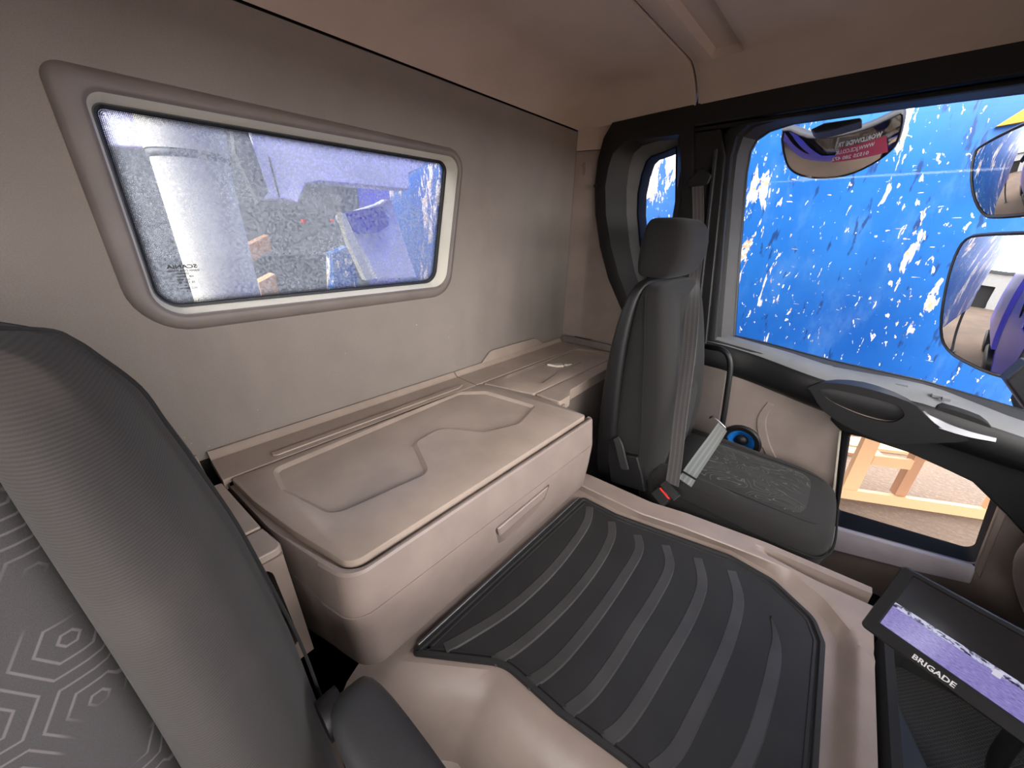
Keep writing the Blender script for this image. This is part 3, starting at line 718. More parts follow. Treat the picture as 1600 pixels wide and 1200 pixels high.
# right hand compartment
rs = thing('side_locker', 'tan locker with a lidded top filling the rear corner behind the passenger seat', 'locker', (.25, 1.45, -1.4))
mesh('ledge_top', ledge(.960, 1.775), M['shelf'], rs, smooth=30)
mesh('back_rest_plate', prism([(1.13, ZL+.018), (1.18, ZL+.062), (1.20, ZL+.068), (1.52, ZL+.066), (1.55, ZL+.058), (1.61, ZL+.018)], 0, .003, .014), M['shelf'], rs, bevel=.004)
rl = rpoly([(.160, .992, .006), (.385, 1.058, .006), (.395, 1.79, .01), (.160, 1.775, .01)], 4)
rr = rpoly([(x, y, .03) for x, y in [(.178, 1.085), (.345, 1.165), (.325, 1.30), (.30, 1.36), (.31, 1.76), (.170, 1.72)]], 5)
mesh('lid', panel(rl, rr, ZL, .02, .006, .010), M['shelf'], rs, smooth=25)
mesh('lid_slot', prism(rpoly([(.178, 1.10, .006), (.172, 1.70, .006), (.182, 1.70, .006), (.190, 1.10, .006)], 4), 2, ZL-.006, ZL-.002), M['beige'], rs, bevel=.002)
lt = mesh('latch', prism([(.212, 1.38), (.262, 1.44), (.285, 1.42), (.262, 1.392)], 2, ZL-.006, ZL+.004), M['liner'], rs, bevel=.002)
mesh('latch_tab', prism([(.268, 1.455), (.30, 1.47), (.292, 1.448), (.275, 1.437)], 2, ZL-.006, ZL+.003), M['liner'], rs, bevel=.002)
mesh('latch_line', box(.312, .318, 1.43, 1.53, ZL-.002, ZL+.002), M['beige'], rs)
mesh('front_rail', prism(rpoly([(.392, 1.068, .004), (.505, 1.072, .012), (.500, 1.15, .02), (.470, 1.20, .04), (.445, 1.79, .01), (.400, 1.79, .004)], 4), 2, ZL-.05, ZL-.001), M['shelf'], rs, bevel=.005)
mesh('body', prism(rpoly([(.01, 1.075, .004), (.49, 1.075, .02), (.485, 1.15, .03), (.455, 1.22, .04), (.43, 1.80, .01), (.01, 1.80, .004)], 4), 2, -1.43, ZL-.052), M['wframe'], rs, smooth=40)
mesh('rail_bracket', prism(rpoly([(1.080, -.618, .006), (1.105, -.618, .006), (1.10, -.66, .006), (1.085, -.66, .006)], 3), 0, .492, .512), M['beige'], rs, bevel=.003)
et = thing('corner_tray', 'small brown plastic tray in the rear corner on the locker', 'tray', (.15, 1.8, -.6))
mesh('tray', prism(rpoly([(.012, 1.782, .01), (.09, 1.797, .02), (.43, 1.797, .01), (.43, 1.826, .004), (.02, 1.812, .004)], 4), 2, ZL-.001, ZL+.036), M['wframe'], et, bevel=.004)
mesh('tray_recess', prism(rpoly([(.09, 1.805, .008), (.20, 1.805, .008), (.20, 1.822, .004), (.09, 1.818, .004)], 4), 2, ZL+.037, ZL+.038), M['dgrey'], et)
# left hand compartment
ls = thing('side_cabinet', 'tan cabinet with an open side pocket behind the driver seat', 'cabinet', (.25, -.2, -1.4))
mesh('ledge_top', ledge(-.58, .055), M['shelf'], ls, smooth=30)
mesh('lid', prism(rpoly([(.160, -.58, .004), (.160, .074, .004), (.398, .094, .004), (.398, -.58, .004)], 3), 2, ZL-.02, ZL-.001), M['shelf'], ls, bevel=.004)
mesh('front_rail', prism(rpoly([(.402, -.58, .004), (.402, .096, .004), (.487, .110, .015), (.487, -.58, .004)], 4), 2, ZL-.035, ZL-.004), M['shelf'], ls, bevel=.006)
PO = [(-.58, -.64), (.104, -.62), (.108, -.93), (-.58, -.93)]
PH = rpoly([(-.10, -.625, .02), (.078, -.632, .03), (.088, -.87, .03), (.05, -.90, .03), (-.10, -.90, .02)], 5)
mesh('front_panel', prism(PO, 0, .47, .492, [PH]), M['beige'], ls, bevel=.004)
mesh('pocket', loft([[(.488, a, b) for a, b in PH], [(.42, a-.004, b) for a, b in PH]], True, False, True), M['wframe'], ls, smooth=40)
mesh('pocket_hook', prism(rpoly([(.03, -.63, .008), (.068, -.63, .008), (.075, -.70, .008), (.05, -.71, .008), (.03, -.69, .008)], 4), 0, .44, .485), M['mgrey'], ls, bevel=.004)
mesh('base', box(.03, .46, -.58, .072, -1.43, -.935), M['blackmat'], ls)

# ------------------------------------------------------------------ engine tunnel
ZM = -.97
tn = thing('engine_tunnel', 'tan plastic engine tunnel cover between the two seats', 'tunnel', (1.0, .75, -1.44))
XT = [.56, .64, .72, .80, .88, .96, 1.05, 1.15, 1.25, 1.35, 1.42, 1.47, 1.50]
def near_y(x):   # near edge of the flat top
    P = [(.5, .20), (.64, .24), (.83, .385), (1.0, .395), (1.14, .42), (1.6, .44)]
    for (a, ya), (b, yb) in zip(P, P[1:]):
        if x <= b: return ya+(yb-ya)*(x-a)/(b-a)
    return P[-1][1]
def far_in(x):   # where the top starts to rise to the rim
    P = [(.5, 1.075), (.63, 1.082), (.80, 1.078), (1.16, 1.165), (1.28, 1.155), (1.40, 1.09), (1.45, 1.03), (1.6, .9)]
    for (a, ya), (b, yb) in zip(P, P[1:]):
        if x <= b: return ya+(yb-ya)*(x-a)/(b-a)
    return P[-1][1]
def far_out(x):
    P = [(.5, 1.15), (.63, 1.172), (.88, 1.185), (1.0, 1.218), (1.24, 1.258), (1.6, 1.28)]
    for (a, ya), (b, yb) in zip(P, P[1:]):
        if x <= b: return ya+(yb-ya)*(x-a)/(b-a)
    return P[-1][1]
XT = sp(.56, 1.42, 64)+sp(1.43, 1.50, 16)
secs = []
for x in XT:
    n0, f0, f1 = near_y(x), far_in(x), far_out(x)
    fr = .04*sm(1.435, 1.475, x)            # front rim rises too
    zt = ZM+fr
    rz = max(-.93, zt)
    s1 = -.06*sm(.6, .9, x)
    dd = .035*sm(1.21, 1.29, x); ds_ = .02*(1-sm(1.21, 1.4, x))
    secs.append([(x, n0-.30, -1.44), (x, n0-.24, -1.22), (x, n0-.13, -1.13+s1*.3), (x, n0-.115, -1.085+s1*.3), (x, n0-.075, -1.02), (x, n0-.03, -.985), (x, n0, zt),
                 (x, n0+.03, zt), (x, (n0+f0)/2, zt), (x, f0-.01, zt), (x, f0+.006, zt+.004), (x, min(f0+.035, f1-.095), rz-.004), (x, min(f0+.05, f1-.092), rz), (x, f1-.088+ds_, rz), (x, f1-.084+ds_, rz-dd), (x, f1-.044, rz-dd), (x, f1-.040, rz), (x, f1-.012, rz), (x, f1-.002, rz-.008), (x, f1+.004, -1.0), (x, f1+.02, -1.44)])
mesh('cover', loft(secs, True, True, True), M['beige'], tn, smooth=32)
# rubber mat with raised curved ribs
mt = thing('rubber_mat', 'black rubber mat with curved raised ribs on the engine tunnel', 'mat', (1.0, .75, ZM))
mo = rpoly([(.650, .262, .01), (.655, 1.058, .02), (.80, 1.062, .12), (1.165, 1.146, .10), (1.285, 1.135, .07), (1.392, 1.068, .06), (1.418, 1.00, .05), (1.428, .45, .04), (1.14, .437, .1), (.99, .412, .08), (.84, .402, .10)], 6)
mesh('base_sheet', prism(mo, 2, ZM+.0008, ZM+.004), M['rubber'], mt, bevel=.0015)
def zl(poly, z): return [(a, b, z) for a, b in poly]
mesh('border', loft([zl(mo, ZM+.002), zl(offset(mo, .002), ZM+.010), zl(offset(mo, .012), ZM+.011), zl(offset(mo, .0145), ZM+.0042)]), M['rubber'], mt, smooth=40)
mesh('border_groove', loft([zl(offset(mo, .018), ZM+.0042), zl(offset(mo, .019), ZM+.0062), zl(offset(mo, .025), ZM+.0062), zl(offset(mo, .026), ZM+.0042)]), M['rubber'], mt, smooth=40)
ribs = [[(921, 792), (917, 815), (895, 850), (858, 895), (800, 948), (735, 990), (695, 1012)],
        [(955, 815), (955, 838), (935, 878), (895, 930), (845, 980), (800, 1016), (770, 1032)],
        [(996, 836), (998, 860), (972, 905), (930, 965), (885, 1020), (850, 1052), (822, 1068)],
        [(1040, 852), (1046, 885), (1025, 930), (990, 985), (955, 1040), (922, 1083), (884, 1114)],
        [(1090, 872), (1097, 912), (1078, 965), (1035, 1040), (1000, 1098), (972, 1135), (944, 1157)],
        [(1143, 892), (1154, 935), (1142, 990), (1118, 1050), (1092, 1105), (1057, 1172), (1020, 1206)],
        [(1204, 962), (1213, 1000), (1207, 1050), (1195, 1100), (1182, 1145), (1165, 1188), (1145, 1225)]]
for k, rb in enumerate(ribs):
    P = smoothpath([at(x, y, 2, ZM+.006) for x, y in rb], 5)
    nn = len(P); w = [.030*(min(1, i/8) if k == 6 else 1) for i in range(nn)]
    loops = []
    for i, p in enumerate(P):
        p = Vector(p); t = (Vector(P[min(i+1, nn-1)])-Vector(P[max(i-1, 0)])).normalized(); s = Vector((t.y, -t.x, 0))*w[i]/2
        if s.x < 0: s = -s
        z0, z1 = ZM+.0038, ZM+.0085
        loops.append([(p.x-s.x, p.y-s.y, z0), (p.x-s.x*.85, p.y-s.y*.85, z0+.002), (p.x+s.x*.8, p.y+s.y*.8, z1), (p.x+s.x, p.y+s.y, z0)])
    mesh('rib', loft(loops, True, True, True), M['rib'], mt, smooth=30)
# steel trim edge showing under the box
mesh('edge_strip', prism([(.646, .29), (.653, .29), (.653, 1.04), (.646, 1.04)], 2, ZM+.0045, ZM+.014), M['steel'], mt, bevel=.001)

# ------------------------------------------------------------------ passenger seat
ps = thing('passenger_seat', 'dark grey cloth passenger seat beside the door', 'seat', (.98, 1.44, -1.44))
yc = 1.437
def seat_sec(z, w, xb, xf, rec_, n=40):
    out = []
    for k in range(n):
        a = 2*PI*k/n; c, s = math.cos(a), math.sin(a)
        e = .45
        yy = w*math.copysign(abs(c)**e, c); q = math.copysign(abs(s)**e, s)
        xm = (xb+xf)/2; hx = (xf-xb)/2
        xx = xm+hx*q
        if s > 0: xx -= rec_*(1-min(1, abs(yy/w)/.62)**4)*min(1, s*1.6)
        out.append((xx, yc+yy, z))
    return out
bs = [seat_sec(z, w, xb, xf, r) for z, w, xb, xf, r in [(-.965, .20, .66, .80, 0), (-.95, .222, .645, .84, .01), (-.85, .236, .635, .875, .03), (-.72, .243, .63, .885, .032), (-.58, .244, .627, .875, .026), (-.45, .243, .632, .85, .024), (-.32, .240, .640, .82, .018), (-.22, .235, .65, .79, .012), (-.165, .225, .66, .77, .006), (-.138, .205, .672, .75, 0), (-.128, .16, .69, .73, 0)]]
mesh('backrest', loft(bs, True, True, True), M['seat'], ps, sub=1)
# lumbar insert
def bf(y, z):     # front of backrest
    t = (z+.85)/.6
    return .853-.06*max(0, t-.35)*1.3-(.004 if t < .4 else 0)
mesh('lumbar_panel', slab(9, 13, lambda u, v: (bf(0, -.86+.31*v)+.026-.02*(abs(u-.5)*2)**4-.012*(abs(v-.5)*2)**6, yc-.135+.27*u, -.86+.31*v+.03*(1-(2*u-1)**2)*v), lambda u, v: (.80, yc-.125+.25*u, -.85+.29*v)), M['seat'], ps, sub=1)
mesh('upper_panel', slab(9, 13, lambda u, v: (bf(0, -.51+.34*v)+.010-.02*(abs(u-.5)*2)**4-.035*v*v, yc-(.135-.01*v)*(1-2*u), -.51+.34*v+.03*(1-(2*u-1)**2)*(1-v)), lambda u, v: (.72, yc-.12+.24*u, -.50+.32*v)), M['seat'], ps, sub=1)
def piping(name, pts, r, mat, par): return mesh(name, tube(smoothpath(pts, 5), r, 8), mat, par, smooth=60)
for sgn in (-1, 1):
    piping('seam_piping', [(.70, yc+sgn*.226, -.165), (.715, yc+sgn*.240, -.24), (.735, yc+sgn*.2465, -.35), (.755, yc+sgn*.2495, -.50), (.775, yc+sgn*.250, -.65), (.79, yc+sgn*.248, -.80), (.80, yc+sgn*.236, -.92)], .0022, M['pipe'], ps)
shell = [seat_sec(z, w, xb, xf, 0) for z, w, xb, xf in [(-1.02, .215, .60, .69), (-.95, .235, .585, .70), (-.80, .252, .578, .695), (-.55, .256, .575, .675), (-.35, .253, .59, .670), (-.22, .243, .612, .678), (-.150, .225, .632, .690), (-.125, .195, .648, .694), (-.118, .14, .66, .688)]]
mesh('back_shell', loft(shell, True, True, True), M['black'], ps, sub=1)
# head restraint
hr = [seat_sec(z, w, xb, xf, 0, 28) for z, w, xb, xf in [(-.122, .10, .625, .70), (-.118, .128, .605, .735), (-.10, .140, .594, .762), (-.05, .147, .592, .785), (.01, .148, .596, .786), (.055, .144, .602, .775), (.082, .132, .612, .75), (.090, .10, .630, .722)]]
for l in hr:
    for i, p in enumerate(l): l[i] = (p[0], p[1]+.01, p[2])
mesh('headrest', loft(hr, True, True, True), M['seat'], ps, sub=1)
for s in (-.05, .05): mesh('headrest_post', tube([(.675, yc+s, -.16), (.672, yc+s, -.11)], .007, 10), M['black'], ps, smooth=60)
# cushion
def cush(sc, zt, x0, x1, w, e=.5, n=44):
    out = []
    for k in range(n):
        a = 2*PI*k/n; c, s = math.cos(a), math.sin(a)
        out.append(((x0+x1)/2+(x1-x0)/2*math.copysign(abs(c)**e, c)*sc, yc+.008+w*math.copysign(abs(s)**(e*.8), s)*sc, zt))
    return out
cz_ = [cush(.90, -1.06, .76, 1.375, .235), cush(.97, -1.04, .76, 1.41, .24), cush(1.0, -.99, .76, 1.42, .243), cush(1.0, -.93, .76, 1.425, .245), cush(.985, -.875, .76, 1.425, .245), cush(.95, -.848, .76, 1.42, .244), cush(.90, -.836, .76, 1.395, .242), cush(.80, -.833, .76, 1.39, .24)]
mesh('cushion', loft(cz_, True, True, True), M['seat'], ps, sub=1)
mesh('cushion_insert', slab(15, 11, lambda u, v: (.93+.435*u-.01*(abs(2*v-1)**3), yc+.008-.165+.33*v+.0*u, -.8345+.012*(1-(abs(2*u-1))**6)*(1-(abs(2*v-1))**6)-.030*max(0, u-.75)**2*8+.0*v),
     lambda u, v: (.93+.43*u, yc+.008-.16+.32*v, -.86)), M['contour'], ps, sub=1)
for sgn in (-1, 1):
    mesh('cushion_bolster', slab(13, 7, lambda u, v: (.84+.46*u, yc+.008+sgn*(.172+.062*v), -.838+.022*math.sin(PI*(.15+.7*v))*(1-.55*u)-.02*v*v-.05*sm(.55, 1, u)), lambda u, v: (.84+.46*u, yc+.008+sgn*(.172+.062*v), -.89)), M['seat'], ps, sub=1)
mesh('seat_base', prism(rpoly([(.70, -1.43, .02), (1.28, -1.43, .02), (1.34, -1.07, .02), (.66, -1.07, .02)], 3), 1, yc-.19, yc+.19), M['blackmat'], ps, bevel=.01)
def ipath():
    x0, x1, h = .925, 1.372, .172
    return [(x0, yc+.008-h, -.842), (x0+.2, yc+.008-h, -.835), (x1-.05, yc+.008-h+.004, -.838), (x1, yc+.008-h+.05, -.846), (x1+.004, yc+.008, -.846), (x1, yc+.008+h-.05, -.846), (x1-.05, yc+.008+h-.004, -.838), (x0+.2, yc+.008+h, -.835), (x0, yc+.008+h, -.842)]
piping('insert_piping', ipath(), .0035, M['pipe'], ps)
piping('side_piping', [(.86, yc+.008-.243, -.905), (1.1, yc+.008-.2475, -.907), (1.34, yc+.008-.240, -.912), (1.405, yc+.008-.20, -.915), (1.428, yc+.008-.10, -.916), (1.429, yc+.008+.1, -.916)], .0035, M['pipe'], ps)
# recliner cover and lever on the near side
rcv = aty([(945, 690), (958, 688), (966, 712), (992, 718), (1000, 745), (1006, 775), (950, 758), (944, 720)], 1.19)
mesh('recliner_cover', prism([(a, b) for a, b in rcv], 1, 1.172, 1.20), M['black'], ps, bevel=.006)
lvp = [at(955, 688, 1, 1.168), at(960, 700, 1, 1.16), at(965, 722, 1, 1.158), at(970, 740, 1, 1.162)]
mesh('recline_lever', ribbon(smoothpath(lvp, 4), (.036, 0, .006), .012), M['dgrey'], ps, bevel=.004)

ps.location.x -= .015; ps.location.y += .078; ps.location.z -= .028

# ------------------------------------------------------------------ seat belt
belt = thing('seat_belt', 'black shoulder belt from the door pillar to its buckle on the passenger seat', 'seat belt', (.95, 1.2, -.9))
def strap(name, pts, wv, th, mat, par, n=6):
    P = smoothpath(pts, n); W = smoothpath(wv, n); vf = ribbon(P, W, th)
    uv = []; L = 0
    for i in range(len(P)):
        if i: L += (Vector(P[i])-Vector(P[i-1])).length
        uv += [(0, L), (1, L), (1, L), (0, L)]
    return mesh(name, vf, mat, par, uv=uv, smooth=40)
bp = [at(1090, 288, 1, 1.812), at(1091, 340, 1, 1.80), at(1089, 400, 1, 1.76), at(1085, 435, 1, 1.69), at(1083, 462, 1, 1.55), at(1080, 505, 1, 1.44), at(1075, 560, 1, 1.37), at(1063, 650, 1, 1.31), at(1056, 715, 1, 1.27), at(1050, 757, 1, 1.248)]
wv = [(.046, 0, 0), (.046, 0, 0), (.046, 0, 0), (.046, -.002, 0), (.048, -.002, 0), (.05, -.006, .006), (.05, -.012, .006), (.050, -.014, .004), (.05, -.012, 0), (.050, -.010, -.004)]
strap('webbing', bp, wv, .0025, M['belt'], belt)
G = at(1092, 285, 1, 1.815)
mesh('belt_guide', join(prism(rpoly([(G[0]-.045, G[2]-.018, .008), (G[0]+.040, G[2]-.012, .012), (G[0]+.050, G[2]+.022, .012), (G[0]+.005, G[2]+.055, .012), (G[0]-.040, G[2]+.010, .008)], 4), 1, G[1]-.018, G[1]-.002)), M['black'], belt, bevel=.005)
mesh('guide_slot', prism(rpoly([(G[0]-.032, G[2]-.006, .003), (G[0]+.034, G[2]+.004, .003), (G[0]+.034, G[2]+.010, .003), (G[0]-.032, G[2], .003)], 3), 1, G[1]-.0195, G[1]-.017), M['gasket'], belt)
B = Vector(at(1050, 765, 1, 1.246)); T_ = (Vector(at(1040, 775, 1, 1.18))-B)
bu = Vector((.86, -.35, -.30)).normalized(); bd = Vector((-.1, -.62, -.78)).normalized(); bd = (bd-bu*bd.dot(bu)).normalized(); bn = bu.cross(bd)
if bn.z < 0: bn = -bn
def blk(a, b, c): return frame_xf(box(-a/2, a/2, -b/2, b/2, -c/2, c/2), (0, 0, 0), (1, 0, 0), (0, 1, 0), (0, 0, 1))
mesh('belt_tongue', frame_xf(blk(.078, .036, .014), tuple(B+bd*.006+bn*.006), bu, bd, bn), M['black'], belt, bevel=.004)
mesh('tongue_plate', frame_xf(blk(.036, .05, .003), tuple(B+bd*.022), bu, bd, bn), M['steel'], belt, bevel=.001)
bk = thing('belt_buckle', 'red buttoned belt buckle at the inner edge of the passenger seat', 'buckle', tuple(B+bd*.06))
mesh('housing', frame_xf(blk(.062, .040, .024), tuple(B+bd*.052-bu*.004), bu, bd, bn), M['blackmat'], bk, bevel=.005)
mesh('release_button', frame_xf(blk(.052, .020, .018), tuple(B+bd*.036-bu*.004+bn*.001), bu, bd, bn), M['red'], bk, bevel=.003)
lap = thing('lap_strap', 'grey lap strap hanging from the door side onto the passenger cushion', 'strap', at(1070, 745, 2, -.82))
lp = [at(1129, 667, 2, -.795), at(1115, 688, 2, -.79), at(1098, 712, 2, -.80), at(1080, 738, 2, -.825), at(1074, 748, 2, -.835), at(1070, 754, 2, -.842)]
strap('webbing', lp, [(.042, -.02, -.03), (.044, -.018, -.026), (.046, -.015, -.022), (.048, -.012, -.02), (.048, -.01, -.02), (.048, -.01, -.02)], .003, M['strap'], lap)
A0 = at(1121, 661, 2, -.79)
mesh('anchor_loop', tube(smoothpath([(A0[0]-.035, A0[1], A0[2]+.012), (A0[0]-.02, A0[1]-.01, A0[2]+.028), (A0[0]+.035, A0[1]-.012, A0[2]-.004), (A0[0]+.03, A0[1], A0[2]-.022)], 4), .004, 8), M['steel'], lap, smooth=60)
c0, c1 = at(1067, 737, 2, -.818), at(1087, 749, 2, -.818)
mesh('strap_clip', tube([c0, c1], .004, 8), M['black'], lap, smooth=60)
gh = thing('grab_handle', 'black tubular grab handle on the pillar beside the passenger door', 'handle', at(1130, 650, 1, 1.79))
mesh('bar', tube(smoothpath([at(1102, 541, 1, 1.83), at(1112, 543, 1, 1.80), at(1128, 546, 1, 1.775), at(1138, 556, 1, 1.765), at(1141, 575, 1, 1.765), at(1136, 615, 1, 1.765), at(1130, 655, 1, 1.77), at(1122, 690, 1, 1.79), at(1116, 705, 1, 1.83)], 5), .012, 12), M['black'], gh, smooth=60)
mesh('foot_plate', box(.93, .985, 1.815, 1.846, -.96, -.90), M['black'], gh, bevel=.006)

# ------------------------------------------------------------------ driver seat
ds = thing('driver_seat', 'grey ribbed cloth driver seat with hexagon patterned insert, close to the camera', 'seat', (.75, -.2, -1.44))
EDGE = [(-.085, -.10), (-.095, -.055), (-.115, -.028), (-.165, .000), (-.255, .018), (-.385, .040), (-.58, .056), (-.80, .058), (-1.0, .05)]
def eY(z):
    for (a, ya), (b, yb) in zip(EDGE, EDGE[1:]):
        if z >= b: t = (z-a)/(b-a); return ya+(yb-ya)*max(0, t)
    return EDGE[-1][1]
def lean(z): return .20*max(0, -.12-z)**1.15
CY = -.20
def insY(z):       # half width of insert from the centre line
    return .110-.012*sm(-.6, -.1, z)
def dfront(t, z):   # t 0..1 across right half from centre to edge; returns x,y
    ye = eY(z); yi = CY+insY(z)
    base = .715+lean(z)-.05*sm(-.16, -.085, z)
    return base, yi, ye
# bolsters: soft pads between insert seam and edge, mirrored about the seat centre line
def bolster(sgn):
    NZ, NY = 30, 15
    def top(u, v):
        z = -.088-(.90)*u**1.1
        b, yi, ye = dfront(0, z); y = yi+(ye-yi)*v
        prof = math.sin(PI*min(1, v*1.10+.02)**.75)
        x = b+.055*max(0, prof)*sm(-.085, -.2, z)-.10*sm(.72, 1.0, v)-.02*(1-sm(0, .1, v))
        return (x, CY+sgn*(y-CY), z)
    def bot(u, v):
        x, y, z = top(u, v); return (.60+lean(z)*.8, CY+(y-CY)*(.985 if v > .5 else 1), z)
    return slab(NZ, NY, top, bot)
for sgn in (1, -1):
    mesh('bolster', bolster(sgn), M['driver'], ds, sub=1)
def ins_top(u, v):
    z = -.088-.56*u; b, yi, ye = dfront(0, z); h = (insY(z)+.006)
    return (b-.010-.014*(abs(2*v-1)**4)-.01*sm(.94, 1, u), CY-h+2*h*v, z)
mesh('centre_insert', slab(24, 13, ins_top, lambda u, v: (.62+lean(ins_top(u, v)[2])*.8, ins_top(u, v)[1], ins_top(u, v)[2])), M['hex'], ds, sub=1)
def ins2(u, v):
    z = -.652-.33*u; b, yi, ye = dfront(0, z); h = insY(z)+.006
    return (b+.004-.014*(abs(2*v-1)**4)-.02*(1-sm(0, .06, u)), CY-h+2*h*v, z+.05*(abs(2*v-1)**2-.5)*(1-u))
mesh('lumbar_insert', slab(14, 13, ins2, lambda u, v: (.64+lean(ins2(u, v)[2])*.8, ins2(u, v)[1], ins2(u, v)[2])), M['hex'], ds, sub=1)
# back shell and edge piping
def shell_sec(z, g):
    ye = eY(z)+g; n = 24; out = []
    for k in range(n):
        a = 2*PI*k/n; c, s = math.cos(a), math.sin(a); w = ye-CY
        out.append((.595+lean(z)*.8+.055*math.copysign(abs(s)**.5, s), CY+w*math.copysign(abs(c)**.4, c), z))
    return out
mesh('back_shell', loft([shell_sec(z, g) for z, g in [(-.070, -.10), (-.074, -.03), (-.085, .0), (-.12, .004), (-.2, .004), (-.35, .004), (-.55, .004), (-.8, .002), (-1.0, 0)]], True, True, True), M['pipe'], ds, sub=1)
pp = []
for z in (-.100, -.112, -.13, -.165, -.21, -.28, -.36, -.46, -.58, -.70, -.82, -.95):
    b, yi, ye = dfront(0, z); pp.append((b-.062*(1 if z < -.12 else .9), ye+.001, z))
pp = [(pp[0][0]-.002, -.14, -.087), (pp[0][0], -.10, -.090)]+pp
piping('edge_piping', pp, .0022, M['pipe'], ds)
mesh('cushion', prism(rpoly([(.70, CY-.25, .05), (1.25, CY-.25, .08), (1.25, CY+.25, .08), (.70, CY+.25, .05)], 5), 2, -1.12, -.97), M['driver'], ds, bevel=.03, seg=3)
mesh('seat_base', box(.72, 1.2, CY-.18, CY+.18, -1.43, -1.125), M['blackmat'], ds, bevel=.01)
# folding armrest
ap = [at(517, 1072, 2, -.63), at(600, 1110, 2, -.63), at(680, 1215, 2, -.63), at(760, 1330, 2, -.63)]
ar = []
for k, (x, y, w, h, zz) in enumerate([(.795, .088, .024, .020, -.640), (.815, .086, .036, .034, -.636), (.86, .086, .042, .040, -.632), (.95, .087, .044, .040, -.628), (1.06, .088, .044, .038, -.624), (1.10, .088, .036, .03, -.622)]):
    l = []
    for i in range(20):
        a = 2*PI*i/20; c, s = math.cos(a), math.sin(a)
        l.append((x+.0*c, y+w*math.copysign(abs(c)**.55, c), zz-.03+h*math.copysign(abs(s)**.55, s)))
    ar.append(l)
mesh('armrest', loft(ar, True, True, True), M['dgrey'], ds, sub=1)
mesh('armrest_hinge', tube([(.805, .045, -.67), (.805, .075, -.67)], .03, 18), M['black'], ds, smooth=50)

# ------------------------------------------------------------------ monitor, trays and dashboard at the front
MB, MU, MV, MN = (1.4286, .9194, -.7832), (.79687, -.57276, .19220), (.20358, .55410, .80717), (-.56882, -.60409, .55815)
mo_ = thing('rear_view_monitor', 'black camera monitor showing a yard, mounted at the dashboard', 'monitor', MB)
MW, MH = .285, .162
co = rpoly([(0, 0, .010), (MW, 0, .010), (MW, MH, .010), (0, MH, .010)], 5)
def ml(poly, c): return [(a, b, c) for a, b in poly]
sc_r = [(.022, .027), (MW-.022, .027), (MW-.022, MH-.010), (.022, MH-.010)]
sc_p = rpoly([(a, b, .003) for a, b in sc_r], 3)
cas = loft([ml(offset(co, .012), -.034), ml(offset(co, .002), -.028), ml(co, -.018), ml(co, -.004), ml(offset(co, .003), 0)], True, True)
F2 = prism(offset(co, .003), 2, -.0005, 0, [sc_p])
rim = loft([ml(sc_p, 0), ml(offset(sc_p, .002), -.004)])
mesh('casing', frame_xf(join(cas, F2, rim), MB, MU, MV, MN), M['black'], mo_, smooth=40)
q = sc_r
mesh('screen', frame_xf(([(a, b, -.0035) for a, b in q], [(0, 1, 2, 3)]), MB, MU, MV, MN), M['screen'], mo_, uv=[(0, 0), (1, 0), (1, 1), (0, 1)], recalc=False)
tv = text_vf('BRIGADE', .0135, .0004, 1.12, .0003)
mesh('maker_lettering', frame_xf(([(x+.118, y+.0125, z+.0004) for x, y, z in tv[0]], tv[1]), MB, MU, MV, MN), M['white_ink'], mo_, recalc=False)
mesh('cable_boss', frame_xf(lathe([(.012, -.034), (.012, -.05), (.009, -.055)], (.16, .04, 0), (0, 0, 1), 12), MB, MU, MV, MN), M['black'], mo_, smooth=50)
br0 = Vector(MB)+Vector(MU)*.19+Vector(MV)*.06-Vector(MN)*.034
mesh('mount_arm', tube(smoothpath([tuple(br0), tuple(br0+Vector((.04, .03, -.05))), (1.68, .93, -.93), (1.70, .93, -1.0)], 4), .014, 10), M['black'], mo_, smooth=50)
# black centre tray with a net pocket
ct = thing('centre_tray', 'black open tray with a net pocket below the camera monitor', 'tray', (1.7, .8, -1.2))
to = rpoly([(1.512, .40, .03), (1.512, 1.10, .05), (1.56, 1.16, .05), (1.90, 1.18, .03), (1.90, .40, .03)], 5); ti = offset(to, .028)
mesh('wall', loft([zl(to, -1.40), zl(to, -.935), zl(offset(to, .006), -.925), zl(offset(ti, -.006), -.925), zl(ti, -.94), zl(offset(ti, .02), -1.12)]), M['blackmat'], ct, smooth=40)
mesh('net', grid(16, 16, lambda u, v: (1.535+.36*u, .42+.74*v, -1.02-.05*math.sin(PI*u)*math.sin(PI*v))), M['net'], ct, smooth=60)
mesh('inner_flap', prism(rpoly([(1.535, .42, .02), (1.62, .42, .02), (1.60, .82, .04), (1.545, .98, .03), (1.535, .98, .02)], 4), 2, -.985, -.975), M['black'], ct, bevel=.004)
ft = thing('footwell_tray', 'grey textured step panel beyond the camera monitor', 'panel', (1.8, 1.5, -1.1))
fp = rpoly([(1.62, 1.30, .05), (1.70, 1.47, .06), (1.84, 1.50, .05), (2.0, 1.50, .03), (2.0, 1.24, .03), (1.64, 1.24, .03)], 5)
mesh('panel', prism(fp, 2, -1.06, -1.02), M['mgrey'], ft, bevel=.012, seg=3)
mesh('edge', loft([zl(fp, -1.03), zl(offset(fp, -.012), -1.025), zl(offset(fp, -.014), -1.06)]), M['black'], ft, smooth=50)
mesh('support', box(1.75, 1.98, 1.28, 1.46, -1.43, -1.062), M['blackmat'], ft, bevel=.01)
dash = thing('dashboard', 'dark dashboard ahead of the passenger with a tan side panel', 'dashboard', (2.1, 1.5, -1.3))
mesh('body', prism(rpoly([(2.02, -.50, .05), (2.19, -.47, .02), (2.19, -1.0, .02), (2.06, -.95, .05)], 4), 1, YD+.02, 1.78), M['black'], dash, bevel=.01)
